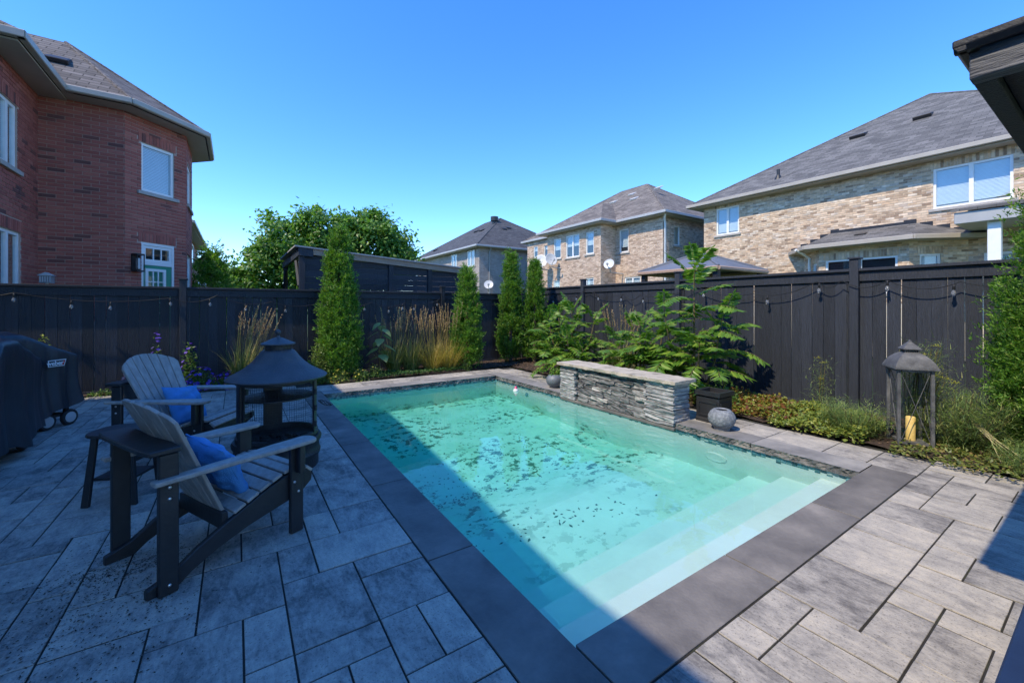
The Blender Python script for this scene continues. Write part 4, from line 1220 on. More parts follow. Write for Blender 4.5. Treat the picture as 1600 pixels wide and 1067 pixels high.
# ------------------------------------------------------------------ gazebo beyond the right fence
gz = thing('gazebo', 'grey hip-roofed gazebo standing behind the tall sumac and the fence', 'gazebo', (10.2, 6.3, 0))
GZM = M('grey_gazebo_roof', [(0.12, 0.125, 0.14), (0.17, 0.175, 0.19)], scale=2, rough=0.45)
cx_, cy_, hw = 10.2, 6.33, 1.12
g_ = MB()
cs = [(cx_ - hw, cy_ - hw), (cx_ + hw, cy_ - hw), (cx_ + hw, cy_ + hw), (cx_ - hw, cy_ + hw)]
for i in range(4):
    a, b = cs[i], cs[(i + 1) % 4]
    g_.poly([(*a, 2.43), (*b, 2.43), (cx_, cy_, 2.92)])
g_.build('roof', GZM, gz)
for i in range(4): MB().tube([(*cs[i], 2.44), (cx_, cy_, 2.93)], 0.03, 6).build('roof_rib', GZM, gz)
for c in cs:
    xx, yy = cx_ + (c[0] - cx_) * 0.9, cy_ + (c[1] - cy_) * 0.9
    MB().box(xx - 0.06, xx + 0.06, yy - 0.06, yy + 0.06, 0, 2.37).build('post', BLACK_METAL, gz)
m_ = MB()
for i in range(4):
    a, b = cs[i], cs[(i + 1) % 4]
    m_.tube([(a[0], a[1], 2.39), (b[0], b[1], 2.39)], 0.05, 6)
m_.build('eave_beam', BROWNCAP, gz)

# ------------------------------------------------------------------ roof of the pavilion close by on the right
pv = thing('pavilion', 'black timber pavilion roof corner jutting in at the top right', 'pavilion', (4, -1.4, 0))
PXa, PYa, PZ = 1.90, 0.285, 2.205
ROUGHBEAM = M('rough_charcoal_beam', [(0.3, (0.06, 0.06, 0.066)), (0.55, (0.12, 0.12, 0.127)), (0.75, (0.20, 0.20, 0.21))], scale=4, detail=10, rough=0.8, stretch=(9, 1.2, 9), bump=0.7, bscale=12)
BH = 0.082
MB().box(PXa, PXa + 0.06, -3.2, PYa, PZ, PZ + BH).build('beam', ROUGHBEAM, pv, bevel=0.003)
MB().box(PXa + 0.06, 6.4, PYa - 0.05, PYa - 0.001, PZ, PZ + BH).build('beam', BLACK_WOOD, pv, bevel=0.003)
MB().box(PXa + 0.06, 6.4, PYa - 0.10, PYa - 0.0505, PZ + 0.03, PZ + BH).build('inner_rail', BLACK_WOOD, pv, bevel=0.003)
MB().box(PXa + 0.02, 6.4, -3.2, PYa - 0.02, PZ + BH + 0.001, PZ + BH + 0.02).build('ceiling_panel', M('dark_grey_ceiling', [(0.10, 0.107, 0.105), (0.14, 0.147, 0.145)], scale=6, rough=0.8, bump=0.2), pv)
gp = [(0.001, PZ + BH + 0.004), (0.020, PZ + BH + 0.004), (0.032, PZ + BH + 0.022), (0.032, PZ + BH + 0.042), (0.026, PZ + BH + 0.042), (0.022, PZ + BH + 0.026), (0.001, PZ + BH + 0.022)]
gm = MB().frame((PXa, PYa + 0.03, 0), (0, -1, 0), (-1, 0, 0)); gm.prism(gp, 0, 3.4, 'x'); gm.build('gutter', BLACK_METAL, pv, bevel=0.002)
gm = MB().frame((PXa - 0.03, PYa, 0), (1, 0, 0), (0, 1, 0)); gm.prism(gp, 0, 4.5, 'x'); gm.build('gutter', BLACK_METAL, pv, bevel=0.002)
cx0, cy1, zr = PXa - 0.02, PYa + 0.02, PZ + BH + 0.045
pr2 = MB()
for tri in ([(cx0, cy1, zr), (cx0, -3.3, zr), (4.0, -1.5, zr + 0.72)], [(cx0, cy1, zr), (4.0, -1.5, zr + 0.72), (6.5, -1.5, zr + 0.72), (6.5, cy1, zr)], [(cx0, -3.3, zr), (6.5, -3.3, zr), (6.5, -1.5, zr + 0.72), (4.0, -1.5, zr + 0.72)]):
    pr2.poly(tri)
pr2.build('roof', SHINGLE_DARK, pv)
for xx, yy in ((5.9, 0.1), (5.9, -3.0), (2.2, -3.0)): MB().box(xx - 0.07, xx + 0.07, yy - 0.07, yy + 0.07, 0, PZ + 0.05).build('post', BLACK_WOOD, pv)
# ------------------------------------------------------------------ stone water-feature wall
STONE = piecemat('ledge_stone', [(0.0, (0.075, 0.076, 0.08)), (0.3, (0.13, 0.129, 0.128)), (0.6, (0.19, 0.186, 0.18)), (0.85, (0.27, 0.26, 0.245)), (1.0, (0.40, 0.38, 0.345))], 'obj', rough=0.85, nscale=11, namt=0.4, bump=0.9, bscale=38)
STONEL = piecemat('pale_ledge_stone', [(0.0, (0.21, 0.212, 0.212)), (0.5, (0.29, 0.29, 0.285)), (1.0, (0.38, 0.375, 0.362))], 'obj', rough=0.85, nscale=11, namt=0.35, bump=0.9, bscale=38)
CAPST = M('cream_cap_stone', [(0.3, (0.20, 0.175, 0.14)), (0.45, (0.40, 0.35, 0.275)), (0.7, (0.55, 0.48, 0.38))], scale=6, detail=10, rough=0.85, bump=0.6, bscale=45)
wf = thing('stone_wall', 'stacked grey ledge-stone water-feature wall with cream cap rising from the pool edge', 'stone wall', (4.9, 4.4, 0))
WXF, WXB = 4.715, 5.04
MB().box(WXF + 0.05, WXB - 0.03, W_Y0 + 0.03, W_Y1 - 0.03, -0.6, 0.50).build('wall_core', M('dark_core', [(0.02, 0.02, 0.022), (0.04, 0.04, 0.042)], rough=0.95), wf)
MB().box(WXF - 0.035, WXB, W_Y0, W_Y1, -0.10, -0.055).build('base_ledge', COPE, wf, bevel=0.008)
def stone(x0, x1, y0, y1, z0, z1, m):
    """one split stone: a box pulled about so that no face is flat"""
    nx, ny, nz = 2, max(2, int((y1 - y0) / 0.06)), 2
    bm = bmesh.new()
    bmesh.ops.create_cube(bm, size=1)
    bmesh.ops.subdivide_edges(bm, edges=[e for e in bm.edges], cuts=2, use_grid_fill=True)
    cx, cy, cz = (x0 + x1) / 2, (y0 + y1) / 2, (z0 + z1) / 2
    sx, sy, sz = x1 - x0, y1 - y0, z1 - z0
    for v in bm.verts:
        j = Vector((random.uniform(-1, 1) * 0.012, random.uniform(-1, 1) * 0.006, random.uniform(-1, 1) * 0.003))
        k = 1 - 0.05 * (abs(v.co.y) > 0.45) - 0.03 * (abs(v.co.x) > 0.45)
        v.co = Vector((cx + v.co.x * sx, cy + v.co.y * sy, cz + v.co.z * sz * k)) + j
    me = bpy.data.meshes.new('stone'); bm.to_mesh(me); bm.free()
    finish(me, m)
    link('stone', me, wf)
z = -0.052
PW = 0.46
def course(zz, hh, y0, y1, lo, hi, m, proud=0.0):
    y = y0
    while y < y1 - 0.03:
        w_ = random.uniform(lo, hi)
        if y1 - (y + w_) < lo * 0.6: w_ = y1 - y
        stone(WXF - random.uniform(0, 0.03) - proud, WXF + 0.09, y + 0.003, min(y + w_, y1) - 0.003, zz + 0.003, zz + hh - 0.003, m)
        y += w_
zz = z; k = 0
while zz < 0.49:                                         # the two piers: thin long slabs
    hh = min(random.uniform(0.050, 0.064), 0.502 - zz)
    if hh < 0.03: break
    stone(WXF - 0.03 - random.uniform(0, 0.012), WXB - 0.02, W_Y0 + random.uniform(-0.006, 0.01), W_Y0 + PW + random.uniform(-0.05, 0.03), zz + 0.003, zz + hh - 0.003, STONEL)
    stone(WXF - 0.03 - random.uniform(0, 0.012), WXB - 0.02, W_Y1 - PW + 0.06 + random.uniform(-0.03, 0.05), W_Y1 + random.uniform(-0.01, 0.006), zz + 0.003, zz + hh - 0.003, STONEL)
    zz += hh
zz = z
while zz < 0.49:                                         # between them: short blocks of uneven height
    hh = min(random.uniform(0.055, 0.095), 0.502 - zz)
    if hh < 0.03: break
    course(zz, hh, W_Y0 + PW - 0.02, W_Y1 - PW + 0.03, 0.13, 0.36, STONE)
    zz += hh
cap = bmesh.new()
bmesh.ops.create_cube(cap, size=1)
bmesh.ops.subdivide_edges(cap, edges=[e for e in cap.edges if abs(e.verts[0].co.y - e.verts[1].co.y) > 0.5], cuts=40)
bmesh.ops.subdivide_edges(cap, edges=[e for e in cap.edges if abs(e.verts[0].co.x - e.verts[1].co.x) > 0.5], cuts=6)
for v in cap.verts:
    edge = abs(v.co.x) > 0.45
    v.co = Vector((4.865 + v.co.x * 0.46 + (random.uniform(-0.012, 0.012) if edge else 0), (W_Y0 + W_Y1) / 2 + v.co.y * (W_Y1 - W_Y0 + 0.1), 0.524 + v.co.z * 0.042 + random.uniform(-0.005, 0.004)))
me = bpy.data.meshes.new('cap_stone'); cap.to_mesh(me); cap.free(); finish(me, CAPST, 0.6); link('cap_stone', me, wf)

# black square planter behind the bowl
pl = thing('planter', 'square black panelled planter box at the end of the stone wall', 'planter', (5.26, 3.08, 0), local=True, rz=0.0)
PLM = M('black_planter_resin', [(0.018, 0.019, 0.021), (0.03, 0.031, 0.034)], scale=6, rough=0.4, bump=0.08)
m_ = MB()
for sx, sy in ((1, 0), (-1, 0), (0, 1), (0, -1)):
    pass
hw, H_ = 0.165, 0.40
m_.box(-hw + 0.008, hw - 0.008, -hw + 0.008, hw - 0.008, 0.02, 0.33)
m_.build('body', PLM, pl, bevel=0.006)
m_ = MB().box(-hw, hw, -hw, hw, 0.0, 0.05); m_.build('base_moulding', PLM, pl, bevel=0.008)
rim = MB()
for (a, b, c, d) in ((-hw - .012, hw + .012, -hw - .012, -hw + .03), (-hw - .012, hw + .012, hw - .03, hw + .012), (-hw - .012, -hw + .03, -hw + .03, hw - .03), (hw - .03, hw + .012, -hw + .03, hw - .03)): rim.box(a, b, c, d, 0.345, H_)
rim.build('rim', PLM, pl)
for k in range(4):                                       # raised frame on each side
    f = MB(); f.M = Matrix.Rotation(k * math.pi / 2, 4, 'Z')
    w_ = hw - 0.035
    for (a, b, c, d) in ((-w_, w_, 0.08, 0.10), (-w_, w_, 0.25, 0.27), (-w_, -w_ + 0.02, 0.10, 0.25), (w_ - 0.02, w_, 0.10, 0.25)): f.box(a, b, -hw - 0.002, -hw + 0.01, c, d)
    f.build('side_panel', PLM, pl)
MB().box(-hw + 0.03, hw - 0.03, -hw + 0.03, hw - 0.03, 0.331, 0.345).build('soil', SOIL, pl)

# two round stone bowls
BOWL = M('speckled_blue_grey_stone', [(0.25, (0.10, 0.115, 0.13)), (0.5, (0.19, 0.205, 0.225)), (0.72, (0.33, 0.345, 0.36))], scale=34, detail=8, rough=0.7, bump=0.6, bscale=70)
BOWLD = M('smooth_blue_grey_stone', [(0.3, (0.11, 0.125, 0.145)), (0.7, (0.17, 0.185, 0.205))], scale=7, detail=6, rough=0.5, bump=0.15)
def bowl(label, x, y, r, h, m, foot):
    t = thing('stone_bowl', label, 'bowl', (x, y, 0.006), 'round stone bowls beside the pool', local=True)
    pr_ = [(0.001, 0.0), (foot, 0.0), (foot, 0.02)]
    for k in range(1, 15):
        a = -1.05 + (1.05 + 0.92) * k / 14
        pr_.append((r * math.cos(a), 0.02 + (h - 0.02) * (math.sin(a) + 0.867) / (0.795 + 0.867)))
    rr = pr_[-1][0]
    pr_ += [(rr - 0.012, h + 0.004), (rr - 0.03, h - 0.008), (rr * 1.05, h * 0.75), (r * 0.85, h * 0.5), (0.001, h * 0.4)]
    MB().lathe(pr_, 40).build('body', m, t, smooth=0.9)
    MB().lathe([(0.001, h * 0.72), (r * 0.74, h * 0.72)], 24).build('soil', SOIL, t)
    return t
bowl('speckled round stone bowl in front of the black planter', 4.95, 2.80, 0.155, 0.24, BOWL, 0.09)
b1 = bowl('smooth round grey bowl at the far end of the stone wall', 4.93, 5.98, 0.155, 0.235, BOWLD, 0.08)

# pink pool float, tiny, on the water
fl = thing('pool_float', 'tiny pink and white float bobbing near the far right pool edge', 'pool float', (4.45, 6.55, WATER_Z), local=True)
MB().lathe([(0.001, 0.05), (0.03, 0.045), (0.05, 0.02), (0.05, -0.01), (0.03, -0.03), (0.001, -0.035)], 20).build('body', WHITE, fl, smooth=1.0)
MB().lathe([(0.001, 0.095), (0.014, 0.09), (0.022, 0.07), (0.03, 0.05), (0.034, 0.046)], 16).build('cap', M('pink_plastic', [(0.55, 0.06, 0.16), (0.65, 0.09, 0.2)], rough=0.35), fl, smooth=1.0)

# ------------------------------------------------------------------ lantern
ln = thing('lantern', 'tall grey metal lantern with pagoda lid at the edge of the bed', 'lantern', (6.03, 1.34, 0), local=True, rz=R(32))
LM = M('weathered_grey_metal', [(0.3, (0.055, 0.055, 0.058)), (0.55, (0.105, 0.105, 0.108)), (0.75, (0.17, 0.165, 0.16))], scale=12, detail=8, rough=0.6, bump=0.2)
a_ = 0.135; LH = 0.845
for sx in (-1, 1):
    for sy in (-1, 1):
        MB().box(sx * a_ - 0.015, sx * a_ + 0.015, sy * a_ - 0.015, sy * a_ + 0.015, 0, LH).build('leg', LM, ln, bevel=0.003)
m_ = MB()
for z0, z1 in ((0.05, 0.075),): m_.box(-a_ + .02, a_ - .02, -a_ + .02, a_ - .02, z0, z1)
m_.build('base_plate', LM, ln)
m_ = MB()
for s_ in (-1, 1):
    m_.box(-a_ + .02, a_ - .02, s_ * a_ - 0.012, s_ * a_ + 0.012, LH - 0.03, LH); m_.box(s_ * a_ - 0.012, s_ * a_ + 0.012, -a_ + .02, a_ - .02, LH - 0.03, LH)
m_.build('top_frame', LM, ln)
for k in range(4):                                       # crossed wires in each side
    f = MB(); f.M = Matrix.Rotation(k * math.pi / 2, 4, 'Z')
    f.tube([(-a_ + .02, -a_, LH - 0.04), (a_ - .02, -a_, 0.10)], 0.0035, 5); f.tube([(a_ - .02, -a_ - 0.004, LH - 0.04), (-a_ + .02, -a_ - 0.004, 0.10)], 0.0035, 5)
    f.build('cross_wire', LM, ln)
def sq_lathe(prof_, mat_, name):
    mb = MB()
    vs, fs = [], []
    for r_, z_ in prof_:
        vs += [(-r_, -r_, z_), (r_, -r_, z_), (r_, r_, z_), (-r_, r_, z_)]
    for i in range(len(prof_) - 1):
        for q in range(4): fs.append((i * 4 + q, i * 4 + (q + 1) % 4, i * 4 + 4 + (q + 1) % 4, i * 4 + 4 + q))
    mb.add(vs, fs)
    return mb.build(name, mat_, ln, smooth=0.5)
sq_lathe([(0.001, LH - 0.002), (0.178, LH - 0.002), (0.178, LH + 0.010), (0.170, LH + 0.03), (0.155, LH + 0.065), (0.132, LH + 0.105), (0.100, LH + 0.14), (0.07, LH + 0.162), (0.06, LH + 0.17)], LM, 'lid')
f = MB()
for k in range(4):
    f.M = Matrix.Rotation(k * math.pi / 2, 4, 'Z')
    for j in range(7): f.box(-0.056 + 0.017 * j, -0.049 + 0.017 * j, -0.06, -0.053, LH + 0.17, LH + 0.205)
f.M = Matrix.Identity(4); f.box(-0.046, 0.046, -0.046, 0.046, LH + 0.165, LH + 0.205)
f.build('vent_collar', LM, ln)
sq_lathe([(0.001, LH + 0.2), (0.076, LH + 0.2), (0.076, LH + 0.208), (0.052, LH + 0.235), (0.022, LH + 0.27), (0.012, LH + 0.28), (0.014, LH + 0.29), (0.001, LH + 0.30)], LM, 'lid_top')
CANDLE = M('yellow_wax', [(0.62, 0.42, 0.11), (0.72, 0.54, 0.2)], scale=14, rough=0.5, bump=0.2)
cd = thing('candle', 'yellow pillar candle standing inside the grey lantern', 'candle', (6.02, 1.33, 0.076), local=True)
MB().lathe([(0.001, 0), (0.04, 0), (0.04, 0.245), (0.035, 0.25), (0.001, 0.235)], 24).build('wax', CANDLE, cd, smooth=0.8)
MB().tube([(0, 0, 0.235), (0.002, 0, 0.265)], 0.002, 5).build('wick', BLACK_METAL, cd)

# ------------------------------------------------------------------ string lights on both fences
BULB = None
def bulb_mat():
    nt = NT('clear_bulb_glass')
    nt.p.inputs['Base Color'].default_value = (0.8, 0.82, 0.85, 1)
    nt.p.inputs['Roughness'].default_value = 0.05
    nt.p.inputs['Transmission Weight'].default_value = 0.85
    nt.p.inputs['IOR'].default_value = 1.2
    return nt.m
BULB = bulb_mat()
CABLE = M('black_cable', [(0.012, 0.012, 0.013), (0.02, 0.02, 0.02)], rough=0.5)
sock_me = MB().lathe([(0.001, 0.0), (0.008, 0.0), (0.009, -0.02), (0.016, -0.026), (0.018, -0.075), (0.015, -0.082), (0.001, -0.082)], 12).mesh('socket', CABLE, smooth=0.8)
bulb_me = MB().lathe([(0.012, -0.078), (0.014, -0.09), (0.022, -0.105), (0.029, -0.125), (0.029, -0.14), (0.022, -0.16), (0.01, -0.172), (0.001, -0.174)], 14).mesh('bulb', BULB, smooth=3.2)
def string(name, label, hooks, bulbs):
    t = thing(name, label, 'string lights', hooks[0])
    pts = []
    for a, b, sag in zip(hooks[:-1], hooks[1:], [0.10] * 99):
        a, b = Vector(a), Vector(b)
        n = 12
        for k in range(n + (b == Vector(hooks[-1]))):
            s_ = k / n
            pts.append(a.lerp(b, s_) - Vector((0, 0, sag * 4 * s_ * (1 - s_))))
    MB().tube(pts, 0.0055, 5).build('cable', CABLE, t)
    for p in bulbs:
        q = min(pts, key=lambda v: (v.x - p[0]) ** 2 + (v.y - p[1]) ** 2)
        s_ = link('socket', sock_me, t); s_.location = q
        b_ = link('bulb', bulb_me, t); b_.location = q; b_.scale = (0.85,) * 3; s_.scale = (0.85,) * 3
        s_.rotation_euler = b_.rotation_euler = (random.uniform(-.08, .08), random.uniform(-.08, .08), 0)
yl = FY - 0.10
string('string_lights', 'string of clear bulbs along the shaded fence behind the grills', [(-5.6, yl, 1.72), (-4.2, yl, 1.7), (-2.9, yl, 1.72), (-1.0, yl, 1.66), (-0.3, yl, 1.72), (0.6, yl, 1.6), (1.6, yl, 1.62), (2.6, yl, 1.60), (3.4, yl, 1.6), (4.3, yl, 1.70), (5.2, yl, 1.6), (6.2, yl, 1.66)],
       [(x, yl) for x in (-5.0, -3.9, -2.88, -2.2, -1.72, -1.05, -0.42, 0.15, 0.82, 1.6, 2.45, 3.02, 3.35, 3.6, 4.2, 5.3)])
xr = FX - 0.11
string('string_lights', 'string of bulbs swagged along the sunlit fence behind the lantern', [(xr, 0.3, 1.84), (xr, 1.15, 1.80), (xr, 1.82, 1.85), (xr, 2.32, 1.88), (xr, 2.62, 1.88), (xr, 3.55, 1.72), (xr, 4.6, 1.9), (xr, 5.9, 1.74), (xr, 6.3, 1.78), (xr, 7.5, 1.93), (xr, 8.6, 1.8), (xr, 9.4, 1.85)],
       [(xr, y) for y in (0.6, 1.18, 1.83, 2.6, 3.35, 4.4, 5.75, 6.4, 7.05, 7.9, 8.8)])

# ------------------------------------------------------------------ covered grills
COVER = M('navy_black_vinyl', [(0.3, (0.012, 0.017, 0.024)), (0.7, (0.026, 0.034, 0.044))], scale=2.5, detail=6, rough=0.36, rough2=0.5, bump=0.25, bscale=6)
def cover(par, x0, x1, y0, y1, prof_z, hem, seed, flare=0.03):
    """cloth cover: top profile along y, walls hanging with folds"""
    rs = random.Random(seed)
    ny, nx, nz = 34, 18, 20
    def top(ty, tx):
        zt = np.interp(ty, [p_[0] for p_ in prof_z], [p_[1] for p_ in prof_z])
        return zt - 0.05 * abs(tx - 0.42) ** 1.5 * 2 + 0.006 * math.sin(9 * ty + 5 * tx)
    ring = []
    for i in range(nx): ring.append((i / nx, 0.0))
    for i in range(ny): ring.append((1.0, i / ny))
    for i in range(nx): ring.append((1 - i / nx, 1.0))
    for i in range(ny): ring.append((0.0, 1 - i / ny))
    V, Fc = [], []
    m = len(ring)
    ph = [rs.uniform(0, 6.28) for _ in range(6)]
    for k in range(nz + 1):
        t = k / nz
        for q, (tx, ty) in enumerate(ring):
            zt = top(ty, tx)
            s_ = q / m * 6.28
            fold = (0.35 + t) * 0.016 * (math.sin(7 * s_ + ph[0] + 2 * t) + 0.7 * math.sin(13 * s_ + ph[1] - t) + 0.5 * math.sin(23 * s_ + ph[2]))
            ox, oy = (tx - 0.5), (ty - 0.5)
            l_ = max(1e-6, math.hypot(ox, oy))
            r_ = 0.02 * (1 - (1 - min(1, t * 6)) ** 2) + flare * t - 0.05 * math.sin(3.1 * t) * 0.5
            hz = hem + 0.045 * math.sin(3 * s_ + ph[3]) + 0.03 * math.sin(8 * s_ + ph[4])
            V.append((x0 + tx * (x1 - x0) + ox / l_ * (r_ + fold), y0 + ty * (y1 - y0) + oy / l_ * (r_ + fold), zt - 0.01 * (t == 0) + (hz - zt) * t))
    for k in range(nz):
        for q in range(m): Fc.append((k * m + q, k * m + (q + 1) % m, (k + 1) * m + (q + 1) % m, (k + 1) * m + q))
    # top sheet: shrinking rings
    base = 0
    prev = list(range(m))
    for s_ in (0.8, 0.55, 0.3, 0.1):
        cur = []
        for (tx, ty) in ring:
            ax, ay = 0.5 + (tx - 0.5) * s_, 0.5 + (ty - 0.5) * s_
            V.append((x0 + ax * (x1 - x0), y0 + ay * (y1 - y0), top(ay, ax) + 0.03 * (1 - s_) + 0.005 * math.sin(17 * ax + 11 * ay)))
            cur.append(len(V) - 1)
        for q in range(m): Fc.append((cur[q], cur[(q + 1) % m], prev[(q + 1) % m], prev[q]))
        prev = cur
    Fc.append(tuple(prev[::-1]))
    me = bpy.data.meshes.new('cover'); me.from_pydata(V, [], Fc)
    bm = bmesh.new(); bm.from_mesh(me); bmesh.ops.recalc_face_normals(bm, faces=bm.faces); bm.to_mesh(me); bm.free()
    finish(me, COVER, 3.2)
    o = link('cover', me, par)
    return o
def wheel(par, x, y, r=0.10):
    m_ = MB(); m_.M = Matrix.Translation((x, y, r)) @ Matrix.Rotation(R(90), 4, 'Y')
    m_.lathe([(0.04, -0.022), (r - 0.012, -0.024), (r, -0.012), (r, 0.012), (r - 0.012, 0.024), (0.06, 0.022)], 24)
    w_ = m_.build('wheel', M('tyre_rubber', [(0.012, 0.012, 0.013), (0.02, 0.02, 0.021)], rough=0.7), par, smooth=0.8)
    m_ = MB(); m_.M = Matrix.Translation((x, y, r)) @ Matrix.Rotation(R(90), 4, 'Y')
    m_.lathe([(0.001, 0.032), (0.03, 0.03), (0.065, 0.024), (0.067, 0.018), (0.001, 0.016)], 24).build('hub_cap', GREY_TRIM, w_, smooth=0.6)
def cart(par, x0, x1, y0, y1, wheels):
    for xx in (x0 + 0.07, x1 - 0.09):
        for yy in (y0 + 0.07, y1 - 0.07): MB().box(xx - 0.02, xx + 0.02, yy - 0.02, yy + 0.02, 0.06, 0.6).build('leg', BLACK_METAL, par)
    MB().box(x0 + 0.05, x1 - 0.07, y0 + 0.06, y1 - 0.06, 0.13, 0.16).build('shelf', BLACK_METAL, par)
    for xx, yy in wheels: wheel(par, xx, yy)
q1 = thing('covered_grill', 'grill under a dark vinyl cover at the left edge, nearer of the two', 'grill', (-2.1, 6.05, 0), 'grills under dark covers')
cart(q1, -2.45, -1.80, 5.3, 6.72, [(-1.86, 6.45), (-2.3, 6.45)])
cover(q1, -2.48, -1.80, 5.15, 6.74, [(0, 0.92), (0.22, 0.96), (0.42, 1.20), (0.62, 1.22), (0.78, 1.1), (0.9, 1.02), (1, 0.98)], 0.16, 3)
q2 = thing('covered_grill', 'grill under a dark vinyl cover with a white badge, beside the fence', 'grill', (-2.17, 7.36, 0), 'grills under dark covers', rz=R(-33), local=True)
cart(q2, -0.30, 0.30, -0.42, 0.42, [(0.24, 0.10), (0.24, 0.36)])
cv = cover(q2, -0.31, 0.27, -0.46, 0.44, [(0, 1.14), (0.12, 1.22), (0.35, 1.20), (0.6, 1.10), (0.85, 0.99), (1, 0.93)], 0.24, 8)
# badge: white rounded outline, red tail, the word on it
by0, by1, bz0, bz1 = 0.03, 0.23, 0.775, 0.855
bx = 0.335
BW = M('badge_white', [(0.7, 0.7, 0.7), (0.75, 0.75, 0.75)], rough=0.5); BRD = M('badge_red', [(0.5, 0.03, 0.03), (0.55, 0.04, 0.04)], rough=0.5); BDK = M('badge_navy', [(0.02, 0.022, 0.03), (0.025, 0.03, 0.04)], rough=0.5)
bd = MB().prism([(by0, bz0), (by1 - 0.02, bz0), (by1 + 0.005, bz1), (by0, bz1)], bx, bx + 0.004, 'x').build('badge', BW, q2)
MB().prism([(by0 + .008, bz0 + .009), (by1 - 0.026, bz0 + .009), (by1 - 0.008, bz1 - .009), (by0 + .008, bz1 - .009)], bx + 0.0035, bx + 0.006, 'x').build('badge_field', BDK, bd)
MB().prism([(by1 - 0.05, bz0 + 0.012), (by1 - 0.03, bz0 + 0.012), (by1 - 0.014, bz1 - 0.013), (by1 - 0.028, bz1 - 0.013)], bx + 0.0055, bx + 0.008, 'x').build('badge_tail', BRD, bd)
tc = bpy.data.curves.new('badge_lettering', 'FONT'); tc.body = 'weber'; tc.size = 0.072; tc.extrude = 0.001; tc.align_x = 'CENTER'; tc.align_y = 'CENTER'; tc.offset = 0.0012
to_ = bpy.data.objects.new('tmp_text', tc); col.objects.link(to_)
dg = bpy.context.evaluated_depsgraph_get(); tme = bpy.data.meshes.new_from_object(to_.evaluated_get(dg)); bpy.data.objects.remove(to_)
tme.materials.clear(); tme.materials.append(BW)
tx = link('badge_lettering', tme, bd)
tx.matrix_basis = Matrix.Translation((bx + 0.0075, (by0 + by1) / 2 - 0.025, (bz0 + bz1) / 2)) @ Matrix.Rotation(R(90), 4, 'Z') @ Matrix.Rotation(R(90), 4, 'X')

# ------------------------------------------------------------------ adirondack chairs
SLATM = M('grey_poly_lumber', [(0.3, (0.22, 0.205, 0.19)), (0.55, (0.31, 0.288, 0.268)), (0.75, (0.39, 0.365, 0.34))], scale=3, detail=9, rough=0.55, rand='obj', stretch=(8, 8, 2), bump=0.12, vary=0.08)
BLKM = M('black_poly_lumber', [(0.3, (0.010, 0.011, 0.013)), (0.7, (0.022, 0.023, 0.026))], scale=4, detail=8, rough=0.5, bump=0.15, bscale=30)
BOLT = M('steel_bolt', [(0.55, 0.55, 0.56), (0.65, 0.65, 0.65)], metal=1.0, rough=0.3)
def bolt(par, x, y, z, sy):
    m_ = MB(); m_.M = Matrix.Translation((x, y, z)) @ Matrix.Rotation(R(-90 * sy), 4, 'X')
    m_.lathe([(0.009, 0.0), (0.009, 0.003), (0.006, 0.006), (0.001, 0.007)], 10).build('bolt', BOLT, par, smooth=0.8)
